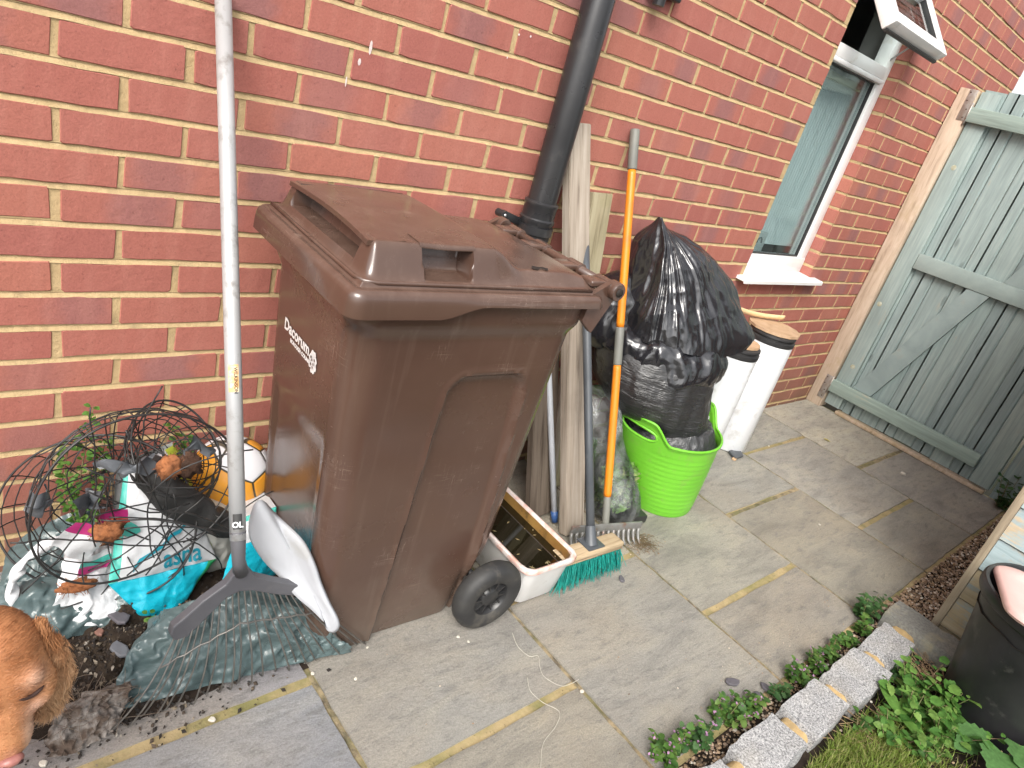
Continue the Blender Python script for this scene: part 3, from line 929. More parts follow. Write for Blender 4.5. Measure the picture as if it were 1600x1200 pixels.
def body(s, t):
    z = lerp(.004, .945, t)
    h = z / .93
    u0 = lerp(.086, .040, h ** .9); u1 = lerp(.600, .650, h)
    if z < .24: u1 -= .040 * (1 - sm(.10, .24, z))
    v0 = lerp(.068, .036, h); v1 = lerp(.475, .512, h)
    if z > .86:                                        # rim swells under the lid
        e = .012 * sm(.86, .90, z); u0 -= e; u1 += e; v0 -= e; v1 += e
    r_ = lerp(.058, .070, h)
    u, v = rrect(s, u0, u1, v0, v1, r_)
    # arched recessed panel on the long sides
    uc0, uc1 = lerp(.262, .300, t), lerp(.560, .520, t)
    for near in (True, False):
        if (near and v < v0 + .02) or (not near and v > v1 - .02):
            zt = .775
            d = min(u - uc0, uc1 - u)
            if z > zt - .055:
                q = V(min(u - uc0, uc1 - u), zt - z, 0)
                rr = .055
                if q.x < rr and q.y < rr:
                    d = rr - math.hypot(rr - q.x, rr - q.y)
                else: d = min(d, zt - z)
            dep = .017 * sm(-.004, .017, d) - .005 * sm(-.012, .0, d) * (1 - sm(.0, .012, d))
            v += dep if near else -dep
    # shallow flutes low on the front corner and front face
    if u < u0 + .015:
        dd = abs((v - v0) / (v1 - v0) - .5)
        u += .008 * sm(.36, .30, dd) * (1 - sm(.55, .62, z))
    if z < .05:
        k_ = (1 - z / .05) * .005
        u += k_ if u < .3 else -k_; v += k_ if v < .27 else -k_
    return bp(u, v, z)
mb = MB()
vs, fs = grid(body, 260, 110, closed_u=True)
mb.add(vs, fs); mb.f.append(tuple(range(259, -1, -1))); mb.m.append(0)
body_o = mb.build("bin_body", M_BIN, wb, sharp=60)
# lid as one moulded skin with notches under the two grip covers
LU, LV = .665, .548
def plateau(u, v):
    P = .060 - .038 * sm(.345, .440, u)
    P += .006 * (1 - ((v - .27) / .27) ** 2)
    P *= 1 - .35 * sm(.56, .66, u)
    return P
def lid_h(u, v):
    m = sm(.034, .066, u) * sm(.032, .078, v) * sm(.520, .482, v) * (1 - .6 * sm(.625, .655, u))
    z = .972 + .010 * sm(.0, .02, min(u, v, LV - v)) * 0 + plateau(u, v) * m
    z += .008 * sm(.022, .028, min(u, v, LV - v))
    if .165 < u < .290 and v < .118: z = min(z, .983 + .030 * sm(.10, .118, v) + .05 * (1 - sm(.165, .171, u) * sm(.290, .284, u)))
    if u < .105 and .110 < v < .455: z = min(z, .996 + .03 * sm(.09, .105, u))
    return z
def lid_xy(u, v, r=.030):
    for cu_, cv_, su, sv in ((r, r, -1, -1), (r, LV - r, -1, 1), (LU - r, r, 1, -1), (LU - r, LV - r, 1, 1)):
        du, dv = (u - cu_) * su, (v - cv_) * sv
        if du > 0 and dv > 0:
            m_ = max(du, dv); l_ = math.hypot(du, dv)
            return cu_ + su * du * m_ / l_, cv_ + sv * dv * m_ / l_
    return u, v
NU, NV = 190, 160
mb = MB()
def lidtop(s, t):
    u, v = lid_xy(s * LU, t * LV)
    z = lid_h(u, v)
    e = min(s * LU, t * LV, (1 - s) * LU, (1 - t) * LV)
    z -= .006 * (1 - sm(0, .010, e))
    return bp(u, v, z)
vs, fs = grid(lidtop, NU, NV)
mb.add(vs, fs)
ring = [(i, 0) for i in range(NU)] + [(NU, j) for j in range(NV)] + [(i, NV) for i in range(NU, 0, -1)] + [(0, j) for j in range(NV, 0, -1)]
prev = [j * (NU + 1) + i for i, j in ring]
cen = V(LU / 2, LV / 2, 0)
for lev in range(5):
    cur = []
    for i, j in ring:
        u, v = lid_xy(i / NU * LU, j / NV * LV)
        zb = .922 + (.026 * sm(.19, .31, u) if (v < LV * .5 or True) else 0)
        zt = .958
        o_ = (.003, .005, .006, .006, -.008)[lev]
        z = (lerp(zt, zb, 0), lerp(zt, zb, .35), lerp(zt, zb, .85), zb, zb + .002)[lev]
        du = V(u - min(max(u, .04), LU - .04), v - min(max(v, .04), LV - .04), 0)
        if du.length > 0: du.normalize()
        mb.v.append(tuple(bp(u + du.x * o_, v + du.y * o_, z))); cur.append(len(mb.v) - 1)
    n_ = len(ring)
    for a in range(n_):
        b = (a + 1) % n_
        mb.f.append((prev[b], prev[a], cur[a], cur[b])); mb.m.append(0)
    prev = cur
lid_o = mb.build("lid", M_BIN, wb, sharp=50)
# grip covers over the notches
def sheet(fn, nu, nv, th):
    top = [Vector(fn(i / nu, j / nv)) for j in range(nv + 1) for i in range(nu + 1)]
    W_ = nu + 1
    f1 = [(j * W_ + i, j * W_ + i + 1, (j + 1) * W_ + i + 1, (j + 1) * W_ + i) for j in range(nv) for i in range(nu)]
    n_ = len(top)
    vs_ = top + [p - V(0, 0, th) for p in top]
    f2 = [tuple(n_ + i for i in reversed(q)) for q in f1]
    rg = [i for i in range(W_)] + [j * W_ + nu for j in range(1, nv + 1)] + [nv * W_ + i for i in range(nu - 1, -1, -1)] + [j * W_ for j in range(nv - 1, 0, -1)]
    f3 = [(rg[(a + 1) % len(rg)], rg[a], n_ + rg[a], n_ + rg[(a + 1) % len(rg)]) for a in range(len(rg))]
    return vs_, f1 + f2 + f3
c1 = MB()
def cov_near(s, t):
    u, v = lerp(.160, .295, s), lerp(.070, .124, t)
    z = .980 + plateau(u, v) * sm(.032, .078, v) + .0025 - .0 * (1 - sm(0, .16, t)) - .002 * math.sin(s * math.pi) * (1 - t)
    return bp(u, v, z)
c1.add(*sheet(cov_near, 20, 12, .0035))
c1.build("side_grip_cover", M_BIN, lid_o, sharp=50)
c1 = MB()
def cov_front(s, t):
    u, v = lerp(.050 + .010 * math.sin(t * math.pi), .132, s), lerp(.078, .484, t)
    m = sm(.032, .078, v) * sm(.520, .482, v)
    z = .980 + (plateau(u, v) - .004 * (1 - s)) * m + .0015
    return bp(u, v, z)
c1.add(*sheet(cov_front, 8, 30, .009))
c1.build("front_grip_cover", M_BIN, lid_o, sharp=50)
# raised bead round the flange and crease ridges on the lid
c1 = MB()
bead = [(.024, .026), (.35, .024), (.63, .026)]
c1.add(*tube([bp(.028, .515, .980), bp(.026, .30, .980), bp(.026, .06, .980), bp(.036, .036, .980), bp(.06, .027, .980), bp(.35, .026, .980), bp(.63, .027, .978)], .004, 8))
c1.build("rim_bead", M_BIN, lid_o)
c1 = MB()
for vv in (.065, .50): pass
c1.add(*tube([bp(.13, .485, 1.038), bp(.34, .485, 1.038)], .005, 8)); c1.build("lid_ridge", M_BIN, lid_o)
# cracked patch by the hinge side
c1 = MB()
ck = [(.468, .078), (.482, .071), (.497, .079), (.512, .070), (.520, .079), (.508, .088), (.494, .086), (.480, .092)]
c1.add([bp(u, v, lid_h(u, v) + .0035) for u, v in ck], [tuple(range(len(ck)))])
c1.build("crack", M_HOLE, lid_o, smooth=False)
# hinge: two bars, lid knuckles, end cap
c1 = MB()
HP0, HP1 = bp(.700, .010, .985), bp(.705, .530, .985)
c1.add(*tube([HP0, HP1], .012, 16)); c1.build("hinge_bar", M_BIN, wb)
for k_, f_ in enumerate((.10, .32, .60, .84)):
    c1 = MB()
    p = HP0.lerp(HP1, f_)
    c1.add(*tube([p - VD * .024, p - VD * .022, p + VD * .022, p + VD * .024], [.013, .017, .017, .013], 18))
    c1.add(*box(p - UD * .030 + V(0, 0, .006), (.060, .044, .014), Matrix.Rotation(BA, 3, 'Z'), .004))
    c1.build("hinge_knuckle", M_BIN, lid_o, sharp=50)
for f_ in (.02, .98):
    c1 = MB()
    p = HP0.lerp(HP1, f_)
    c1.add(*lathe([(.0001, -.016), (.019, -.016), (.021, -.012), (.021, .012), (.019, .016), (.0001, .016)], 20, p, VD))
    c1.add(*prism([p + UD * -.015 + V(0, 0, .016), p + UD * .012 + V(0, 0, -.018), p + UD * -.030 + V(0, 0, -.105), p + UD * -.070 + V(0, 0, -.075), p + UD * -.06 + V(0, 0, -.01)], VD, .014))
    c1.build("hinge_arm", M_BIN, wb, sharp=50)
c1 = MB(); c1.add(*lathe([(.0001, -.0015), (.010, -.0015), (.010, .001)], 16, HP0 - VD * .008, VD)); c1.build("hinge_pin", M_HOLE, wb)
# wheels and axle
for vv, s_ in ((.012, -1), (.506, 1)):
    whl = bpy.data.objects.new("wheel", None); _link(whl, wb, (0, 0, 0))
    c0 = bp(.595, vv, .1055)
    ax = VD * s_
    ty = MB(); ty.add(*lathe([(.052, .020), (.060, .026), (.085, .0275), (.096, .021), (.1022, .011), (.103, 0), (.1022, -.011), (.096, -.021), (.085, -.0275), (.06, -.024)], 56, c0, ax))
    ty.build("tyre", M_TYRE, whl, sharp=50)
    hb_ = MB(); hb_.add(*lathe([(.053, .020), (.050, .016), (.047, .005), (.030, .008), (.027, .014), (.022, .018), (.0001, .019)], 40, c0, ax))
    for q in range(10):
        a = q * math.pi / 5
        d_ = UD * math.cos(a) + V(0, 0, 1) * math.sin(a)
        t_ = UD * -math.sin(a) + V(0, 0, 1) * math.cos(a)
        hb_.add(*prism([c0 + ax * .006 + d_ * .024 + t_ * .0022, c0 + ax * .006 + d_ * .049 + t_ * .0022, c0 + ax * .006 + d_ * .049 - t_ * .0022, c0 + ax * .006 + d_ * .024 - t_ * .0022], ax, .010))
    hb_.build("hub", M_HUB, whl, sharp=40)
c1 = MB(); c1.add(*tube([bp(.595, .0, .1055), bp(.595, .52, .1055)], .011, 12)); c1.build("axle", M_HUB, wb)
# council mark on the front face
M_PRINT = simple("white_print", (.72, .70, .69), (.62, .60, .59), 50, .5, .05)
def on_front(v, z):
    h = z / .93
    u0 = lerp(.086, .040, h ** .9)
    dd = abs((v - lerp(.068, .036, h)) / (lerp(.475, .512, h) - lerp(.068, .036, h)) - .5)
    return bp(u0 - .0016 + .008 * sm(.36, .30, dd) * (1 - sm(.55, .62, z)), v, z)
def bend_front(p):
    d_ = p - BO
    return on_front(VD.dot(d_) / .900, p.z / .979)
pr0 = bp(.04, .400, .742)
mk = bpy.data.objects.new("council_mark", None); _link(mk, wb, (0, 0, 0))
text_mesh("Dacorum", .036, bp(.04, .395, .738), -VD, V(0, 0, 1), M_PRINT, mk, bend=bend_front, bold=.0012)
text_mesh("BOROUGH COUNCIL", .0118, bp(.04, .352, .722), -VD, V(0, 0, 1), M_PRINT, mk, bend=bend_front, bold=.0008)
lf = MB()
for (dv, dz_, r_) in ((0, 0, .022), (.018, .012, .014), (-.016, .014, .015), (.006, .028, .014), (-.010, .032, .010), (.020, -.010, .012), (-.020, -.008, .012), (-.010, -.022, .010), (.004, -.026, .008)):
    cv, cz = .218 + dv * .68, .732 + dz_ * .68
    m_ = 12
    r_ *= .65
    lf.add([on_front(cv, cz)] + [on_front(cv + r_ * (1 + .12 * math.cos(q * 3)) * math.cos(q * 2 * math.pi / m_), cz + r_ * math.sin(q * 2 * math.pi / m_)) for q in range(m_)], [(0, 1 + (q + 1) % m_, 1 + q) for q in range(m_)])
lf.build("oak_emblem", M_PRINT, mk, smooth=False)["kind"] = "stuff"
lf = MB()
for (dv, dz_) in ((.004, .010), (-.008, .0), (.010, -.006), (-.004, -.012), (-.014, .016), (.014, .016)):
    cv, cz = .218 + dv * .68, .732 + dz_ * .68
    lf.add([on_front(cv + .0034 * math.cos(q * math.pi / 3), cz + .0034 * math.sin(q * math.pi / 3)) - UD * .001 for q in range(6)], [tuple(range(6))])
lf.build("emblem_dots", M_BIN, mk, smooth=False)["kind"] = "stuff"

# ------------------------------------------------------------------ long tools and timbers between bin and tub
def lean(name, p0, p1, w_, t_, m, label, cat, group, roll=0.0, ends=True, seed=0):
    """a timber from p0 to p1 (centres of its ends); w_ across, t_ thick; grain along its own Z"""
    p0, p1 = V(*p0), V(*p1)
    L = (p1 - p0).length
    d = (p1 - p0).normalized()
    x = V(1, 0, 0); x = (x - d * x.dot(d)).normalized()
    x = Matrix.Rotation(roll, 3, d) @ x
    y = d.cross(x)
    bm = bmesh.new()
    bmesh.ops.create_cube(bm, size=1)
    for v in bm.verts: v.co = V(v.co.x * w_, v.co.y * t_, (v.co.z + .5) * L)
    bmesh.ops.subdivide_edges(bm, edges=[e for e in bm.edges if abs(e.verts[0].co.z - e.verts[1].co.z) > .1], cuts=14)
    bmesh.ops.bevel(bm, geom=bm.edges[:], offset=.0025, segments=2, affect='EDGES', clamp_overlap=True)
    for v in bm.verts:
        v.co.x += .003 * nz((v.co.z, seed, 0), 2.0) + .0012 * nz(v.co, 14, seed); v.co.y += .003 * nz((0, v.co.z, seed), 2.0)
    me = bpy.data.meshes.new(name); bm.to_mesh(me); bm.free()
    me.materials.append(m)
    o = bpy.data.objects.new(name, me); COL.objects.link(o)
    o.matrix_world = Matrix(((x.x, y.x, d.x, p0.x), (x.y, y.y, d.y, p0.y), (x.z, y.z, d.z, p0.z), (0, 0, 0, 1)))
    tag(o, label, cat, group)
    return o
M_OAK = mat_wood("weathered_plank", (.29, .245, .20), (.40, .35, .30), (.13, .10, .08), grain=(28, 28, 1.2), bump=.4)
M_OAK2 = mat_wood("grey_plank", (.135, .105, .080), (.18, .145, .115), (.055, .04, .03), grain=(28, 28, 1.4), bump=.5)
M_OAK3 = mat_wood("mossy_plank", (.33, .29, .19), (.42, .38, .26), (.17, .14, .08), grain=(28, 28, 1.4), green=(.24, .23, .10))
GP = "timbers leaning on the wall"
lean("timber_plank", (1.405, -.43, .012), (1.292, -.028, 1.246), .088, .034, M_OAK, "tallest pale weathered plank leaning just right of the drain pipe", "plank", GP, 0, seed=1)
lean("timber_plank", (1.535, -.20, .010), (1.497, -.020, 1.058), .095, .022, M_OAK3, "mossy plank half hidden behind the orange rake handle", "plank", GP, 0, seed=4)
lean("timber_plank", (1.475, -.24, .008), (1.425, -.045, .965), .030, .020, M_OAK, "thin pale batten between the tall and the mossy plank", "plank", GP, 0, seed=7)
lean("timber_plank", (1.352, -.315, .010), (1.30, -.150, .62), .105, .030, M_OAK2, "short dark knotty plank behind the brown bin's rear edge", "plank", GP, 0, seed=9)

# white pole with blue caps
M_WPOLE = simple("white_enamel", (.62, .64, .68), (.54, .57, .62), 8, .35, .05, stain=((.3, .26, .2), 20, .62, .75))
M_BLUE = simple("blue_plastic", (.045, .11, .30), (.035, .09, .25), 10, .45, .1)
wp = thing("mop_handle", "slim white metal pole with blue caps behind the plank", "pole", (1.375, -.372, 0))
a_, b_ = V(1.384, -.372, .0), V(1.262, -.030, .950)
mb = MB(); mb.add(*tube([a_.lerp(b_, .04), b_.lerp(a_, .05)], .0105, 14)); mb.build("shaft", M_WPOLE, wp)
mb = MB(); mb.add(*tube([a_.lerp(b_, .012), a_.lerp(b_, .05)], [.011, .0135], 14)); mb.build("end_cap", M_BLUE, wp)
mb = MB(); mb.add(*tube([b_.lerp(a_, .065), b_.lerp(a_, .02), b_], [.0125, .0125, .008], 14)); mb.build("hanging_cap", M_BLUE, wp)

# yard broom
br = thing("yard_broom", "broom with teal bristles and dark handle standing by the tray", "broom", (1.29, -.59, 0))
M_BLOCK = mat_wood("broom_block", (.42, .32, .20), (.52, .42, .29), (.14, .10, .07), grain=(1.6, 30, 30), bump=.5)
M_DPOLE = simple("slate_handle", (.062, .070, .080), (.085, .093, .103), 10, .42, .08, rvar=.08, stain=((.13, .135, .14), 16, .6, .75))
M_TEAL = simple("teal_bristle", (.012, .330, .275), (.008, .235, .205), 30, .42, 0)
BX0, BX1 = V(1.150, -.588, .100), V(1.425, -.594, .094)
bd = (BX1 - BX0).normalized(); by = V(0, 0, 1).cross(bd).normalized(); bz = bd.cross(by)
mb = MB(); mb.add(*box((BX0 + BX1) / 2, ((BX1 - BX0).length, .056, .028), Matrix((bd, by, bz)).transposed(), .005)); mb.build("block", M_BLOCK, br, sharp=40)
mb = MB()
R_ = random.Random(5)
for i in range(30):
    for j in range(5):
        s_, t_ = (i + .5) / 30, (j - 2) / 2
        p = BX0.lerp(BX1, s_) + by * (t_ * .021) - bz * .013
        for q in range(7):
            e = V(R_.gauss(0, .010) + (s_ - .5) * .045, R_.gauss(0, .011) + t_ * .016, 0)
            b_ = V(p.x + e.x, p.y + e.y, .003 + R_.random() * .006)
            m_ = p.lerp(b_, .55) + V(R_.gauss(0, .004), R_.gauss(0, .004), 0)
            st_ = p + V(R_.gauss(0, .0015), R_.gauss(0, .0015), 0)
            mb.add(*tube([st_, m_, b_], [.0011, .0011, .0008], 3, caps=False))
tag(mb.build("bristles", M_TEAL, br), kind="stuff")
SB, ST = V(1.300, -.583, .112), V(1.378, -.022, 1.128)
hd = (ST - SB).normalized()
mb = MB(); mb.add(*tube([SB + hd * .03, SB.lerp(ST, .3), SB.lerp(ST, .6), ST - hd * .18], .0135, 18)); mb.build("handle", M_DPOLE, br)
mb = MB(); mb.add(*tube([ST - hd * .18, ST - hd * .175, ST - hd * .01, ST], [.0135, .0145, .0145, .011], 18)); mb.build("grip", simple("grey_grip", (.10, .105, .11), None, 10, .5), br)
mb = MB(); mb.add(*tube([SB - hd * .004, SB + hd * .02, SB + hd * .055], [.023, .018, .0155], 18)); mb.add(*box(SB + V(0, 0, .001), (.072, .060, .006), Matrix((bd, by, bz)).transposed(), .002)); mb.build("socket", M_DPOLE, br, sharp=40)

# orange garden rake
rk = thing("garden_rake", "garden rake with orange and grey handle and rusty steel head", "rake", (1.49, -.52, 0))
M_ORA = simple("orange_sleeve", (.72, .225, .012), (.64, .19, .012), 9, .42, .05, rvar=.1, stain=((.55, .16, .02), 16, .6, .75))
M_GGR = simple("grey_sleeve", (.19, .19, .165), (.15, .15, .135), 12, .55, .1)
M_STEEL = simple("rusty_steel", (.27, .27, .26), (.21, .205, .195), 30, .5, .3, 90, metal=.35, stain=((.22, .09, .045), 16, .54, .66))
RB, RT = V(1.487, -.498, .052), V(1.560, -.020, 1.268)
rd = (RT - RB).normalized()
def rseg(a, b, m, name, r0=.0135, r1=.0135):
    mb = MB(); mb.add(*tube([RB.lerp(RT, a), RB.lerp(RT, a + (b - a) * .03), RB.lerp(RT, b - (b - a) * .03), RB.lerp(RT, b)], [r0 * .93, r0, r1, r1 * .93], 18)); return mb.build(name, m, rk)
rseg(.0, .085, M_GGR, "ferrule", .0125, .0125)
rseg(.085, .425, M_ORA, "handle_sleeve")
rseg(.425, .52, M_GGR, "middle_grip", .0145, .0145)
rseg(.52, .905, M_ORA, "handle_sleeve")
rseg(.905, 1.0, M_GGR, "top_grip", .0155, .0155)
H0, H1 = V(1.345, -.468, .062), V(1.632, -.540, .058)
hd2 = (H1 - H0).normalized(); hy = V(0, 0, 1).cross(hd2).normalized()
mb = MB(); mb.add(*box((H0 + H1) / 2, ((H1 - H0).length, .007, .030), Matrix((hd2, hy, V(0, 0, 1))).transposed(), .0015)); mb.build("head_bar", M_STEEL, rk, sharp=40)
for i in range(14):
    p = H0.lerp(H1, (i + .3) / 13.6) - V(0, 0, .012)
    mb = MB(); mb.add(*tube([p, p - V(0, 0, .015) - hy * .004, p - V(0, 0, .034) - hy * .016, p - V(0, 0, .043) - hy * .034], [.0062, .0060, .0052, .0022], 8)); mb.build("tine", M_STEEL, rk)

# ------------------------------------------------------------------ tray of rain water
ty_ = thing("plastic_tray", "white plastic tray with pink stained rim holding dark rainwater", "tray", (1.07, -.46, 0))
M_TRAY = simple("tray_white", (.66, .66, .655), (.58, .57, .55), 7, .4, .06, stain=((.26, .23, .18), 9, .60, .80))
M_PINK = simple("pink_rim", (.70, .62, .59), (.66, .36, .29), 34, .45, .1, lo=.42, hi=.66)
def mat_amber():
    return simple("algae_wall", (.34, .20, .06), (.20, .10, .03), 14, .35, .1, stain=((.08, .05, .02), 20, .55, .7))
TC, TA = V(1.078, -.440, 0), rad(-1.0)
tu, tv = V(math.cos(TA), math.sin(TA), 0), V(-math.sin(TA), math.cos(TA), 0)
def tray_ring(hx, hy_, r, z, n=48):
    out = []
    for q in range(n):
        u, v = rrect(q / n, -hx, hx, -hy_, hy_, r)
        out.append(TC + tu * u + tv * v + V(0, 0, z))
    return out
def loft(rings, close=False):
    n = len(rings[0]); vs = [p for r in rings for p in r]
    return vs, [(i * n + j, i * n + (j + 1) % n, (i + 1) * n + (j + 1) % n, (i + 1) * n + j) for i in range(len(rings) - 1) for j in range(n)]
mb = MB(); mb.add(*loft([tray_ring(.064, .160, .022, .003), tray_ring(.078, .175, .026, .004), tray_ring(.082, .179, .028, .010), tray_ring(.096, .195, .032, .138)])); mb.f.append(tuple(range(47, -1, -1))); mb.m.append(0); mb.build("shell", M_TRAY, ty_, sharp=40)
mb = MB(); mb.add(*loft([tray_ring(.096, .195, .032, .132), tray_ring(.104, .203, .034, .132), tray_ring(.1065, .2055, .035, .138), tray_ring(.105, .204, .034, .146), tray_ring(.099, .198, .032, .149), tray_ring(.093, .192, .030, .146), tray_ring(.091, .190, .029, .138)])); mb.build("rim", M_PINK, ty_, sharp=50)
mb = MB(); mb.add(*loft([tray_ring(.091, .190, .029, .140), tray_ring(.080, .177, .026, .012)])); mb.build("inner_wall", mat_amber(), ty_)
kw = NT("dark_rainwater"); kw.base((.012, .010, .005)); kw.set(Roughness=.03); kw.bump(kw.noise(kw.coord(), 14, 2), .04, .002)
mb = MB(); rg_ = tray_ring(.0887, .1875, .028, .112); mb.add(rg_, [tuple(range(48))]); mb.build("water", kw.m, ty_, smooth=False)
R_ = random.Random(3)
mb = MB()
for q in range(26):
    c_ = TC + tu * R_.uniform(-.085, .085) + tv * R_.uniform(-.18, .18) + V(0, 0, .1126)
    a = R_.uniform(0, 6.28); l_ = R_.uniform(.003, .011)
    d_ = V(math.cos(a), math.sin(a), 0); e_ = V(-d_.y, d_.x, 0)
    mb.add([c_ - d_ * l_, c_ + e_ * l_ * .35, c_ + d_ * l_, c_ - e_ * l_ * .35], [(0, 1, 2, 3)])
mb.build("floating_bits", simple("leaf_bits", (.20, .14, .06), (.30, .26, .14), 90, .8), ty_, smooth=False)["kind"] = "stuff"

# ------------------------------------------------------------------ green tub with refuse sacks
M_TUB = simple("lime_plastic", (.165, .510, .035), (.140, .450, .028), 6, .38, .04, 40, rvar=.06, stain=((.20, .36, .07), 22, .56, .76))
tub = thing("flexible_tub", "lime green flexible garden tub with moulded handles", "tub", (1.955, -.375, 0))
TB, TT = V(1.945, -.375, .0), V(1.885, -.340, .325)
NA = 96
TFR = rad(-174)             # direction of the near handle
def tub_pt(a, h, r_extra=0.0):
    c_ = TB.lerp(TT, h)
    r_ = lerp(.143, .205, h ** .85) * (1 + .02 * math.sin(2 * a + 1)) + r_extra
    return V(c_.x + r_ * math.cos(a), c_.y + r_ * math.sin(a), c_.z)
def rim_h(a):
    h = 1.0
    for f_ in (TFR, TFR + math.pi):
        d_ = abs((a - f_ + math.pi) % (2 * math.pi) - math.pi)
        h += .215 * (1 - sm(.30, .62, d_))
    return h
mb = MB()
NH = 44
def in_slot(a, z):
    for f_ in (TFR, TFR + math.pi):
        d_ = (a - f_ + math.pi) % (2 * math.pi) - math.pi
        zz = (z - .338) / .021
        dd = d_ / .36
        if (abs(dd) ** 3.2 + abs(zz) ** 2.4) < 1: return True
    return False
NA2 = 220
vidx = {}
for j in range(NH + 1):
    for i in range(NA2):
        a = 2 * math.pi * i / NA2
        h = (j / NH) * rim_h(a)
        rib = .0012 * math.sin(h * 95) if h < .88 else 0
        lip = .006 * sm(.96, 1.0, j / NH)
        p = tub_pt(a, h, rib + lip)
        vidx[(i, j)] = len(mb.v); mb.v.append(tuple(p))
for j in range(NH):
    for i in range(NA2):
        a = 2 * math.pi * (i + .5) / NA2
        h = ((j + .5) / NH) * rim_h(a)
        if in_slot(a, lerp(TB.z, TT.z, h)): continue
        mb.f.append((vidx[(i, j)], vidx[((i + 1) % NA2, j)], vidx[((i + 1) % NA2, j + 1)], vidx[(i, j + 1)])); mb.m.append(0)
mb.f.append(tuple(vidx[(i, 0)] for i in range(NA2 - 1, -1, -1))); mb.m.append(0)
to = mb.build("tub_wall", M_TUB, tub, sharp=70)
sd = to.modifiers.new("wall", 'SOLIDIFY'); sd.thickness = .005; sd.offset = 1
def smooth_slot(f_):
    pts = []
    for q in range(40):
        t_ = 2 * math.pi * q / 40
        cx_, cz_ = math.cos(t_), math.sin(t_)
        dd = math.copysign(abs(cx_) ** (2 / 3.2), cx_) * .365; zz = math.copysign(abs(cz_) ** (2 / 2.4), cz_) * .0225
        z = .338 + zz
        pts.append(tub_pt(f_ + dd, (z - TB.z) / (TT.z - TB.z), .0035))
    return pts
for f_ in (TFR, TFR + math.pi):
    mb = MB(); mb.add(*tube(smooth_slot(f_), .0048, 8, closed=True)); mb.build("handle_edge", M_TUB, to)
mb = MB(); mb.add(*tube([tub_pt(2 * math.pi * i / 160, rim_h(2 * math.pi * i / 160), .0075) for i in range(160)], .0050, 8, closed=True)); mb.build("rolled_rim", M_TUB, to)

def mat_sack(name, base, rough=.32, bs=30, st=(1, 1, 1), bst=.75):
    k = NT(name)
    co = k.coord("Object")
    k.base(base); k.b.inputs["Specular IOR Level"].default_value = 1.0
    k.l(k.ramp(k.noise(co, 9, 4), [(.3, rough - .07), (.7, rough + .10)]), k.b.inputs["Roughness"])
    n1 = k.noise(k.coord("Object", st), bs, 5, .6, .9)
    r1 = k.math('ABSOLUTE', k.math('SUBTRACT', n1, .5))
    b = k.bump(r1, bst, .012)
    n2 = k.noise(k.coord("Object", (st[0] * 3, st[1] * 3, st[2] * 3)), bs, 4, .6, .6)
    k.bump(k.math('ABSOLUTE', k.math('SUBTRACT', n2, .5)), bst * .45, .004, b)
    return k.m
M_SACK = mat_sack("black_polythene", (.014, .014, .017), .18, 9, (1.3, 1.3, .6), .18)
M_SACKM = mat_sack("matt_black_polythene", (.020, .020, .022), .30, 9, (.7, .7, 4.5), 1.0)
def sack(rings, n, seed, amp, sc, flat=0.0, wall=-.012, nv=70, vert=0.0, zw=0.0):
    """rings: (z, cx, cy, rx, ry) interpolated smoothly; creased outwards, never through the wall"""
    P = [Vector((r[1], r[2], r[0])) for r in rings]
    Q = [Vector((r[3], r[4], 0)) for r in rings]
    m = 10
    C1, C2 = catmull(P, m), catmull(Q, m)
    def f(s, t):
        q = t * (len(C1) - 1); i = min(int(q), len(C1) - 2); w_ = q - i
        c, e = C1[i].lerp(C1[i + 1], w_), C2[i].lerp(C2[i + 1], w_)
        a = 2 * math.pi * s
        p = V(c.x + max(.003, e.x) * math.cos(a), c.y + max(.003, e.y) * math.sin(a), c.z)
        d = V(math.cos(a), math.sin(a), .25)
        k_ = ridg((p.x, p.y, p.z * .45), sc * .7, seed, 2) * amp + ridg((p.x * 1.2, p.y * 1.2, p.z * .8), sc * 1.5, seed + 9, 2) * amp * .45 + .06 * amp * ridg(p, sc * 5, seed, 2)
        if vert:      # pleats that run from the gathered tip downwards
            q_ = V(math.cos(a) * 2.6, math.sin(a) * 2.6, t * 1.3)
            k_ = vert * (.55 * ridg(q_, 1.0, seed, 2) + .22 * ridg(q_, 2.7, seed + 4, 2)) + amp * (1.9 * nz(p, 5.5, seed) + .85 * ridg(p, sc * .55, seed, 1) + .30 * ridg((p.x, p.y, p.z * .5), sc * 1.5, seed + 6, 1))
        p = p + d * k_ * min(1, max(e.x, e.y) / .08)
        if zw: p.z += zw * (math.sin(2 * a + 1.2) * .6 + math.sin(3 * a + seed) * .5 + nz(p, 9, seed)); p = p + V(math.cos(a), math.sin(a), 0) * (zw * .7 * nz(p, 8, seed + 2))
        if p.y > wall: p.y = wall + (p.y - wall) * .06
        return p
    return grid(f, n, nv, closed_u=True)
rs = thing("refuse_sack", "full glossy black refuse sack sitting on top of the green tub", "sack", (1.85, -.30, .33))
mb = MB(); mb.add(*sack([(.300, 1.885, -.330, .03, .03), (.310, 1.88, -.325, .13, .13), (.36, 1.850, -.305, .190, .185), (.45, 1.810, -.265, .232, .215), (.54, 1.795, -.245, .236, .220), (.61, 1.790, -.240, .220, .21), (.66, 1.79, -.235, .175, .17), (.68, 1.77, -.235, .10, .10)], 190, 2.0, .011, 6, nv=90, vert=0)); mb.build("sack_body", M_SACKM, rs)
mb = MB(); mb.add(*sack([(.545, 1.80, -.243, .222, .203), (.555, 1.80, -.241, .240, .222), (.585, 1.80, -.239, .246, .227), (.625, 1.80, -.239, .240, .222), (.655, 1.80, -.238, .222, .204), (.668, 1.80, -.236, .19, .18), (.650, 1.80, -.236, .17, .16)], 240, 6.3, .013, 9, nv=60, zw=.024)); mb.build("folded_hem", M_SACK, rs)
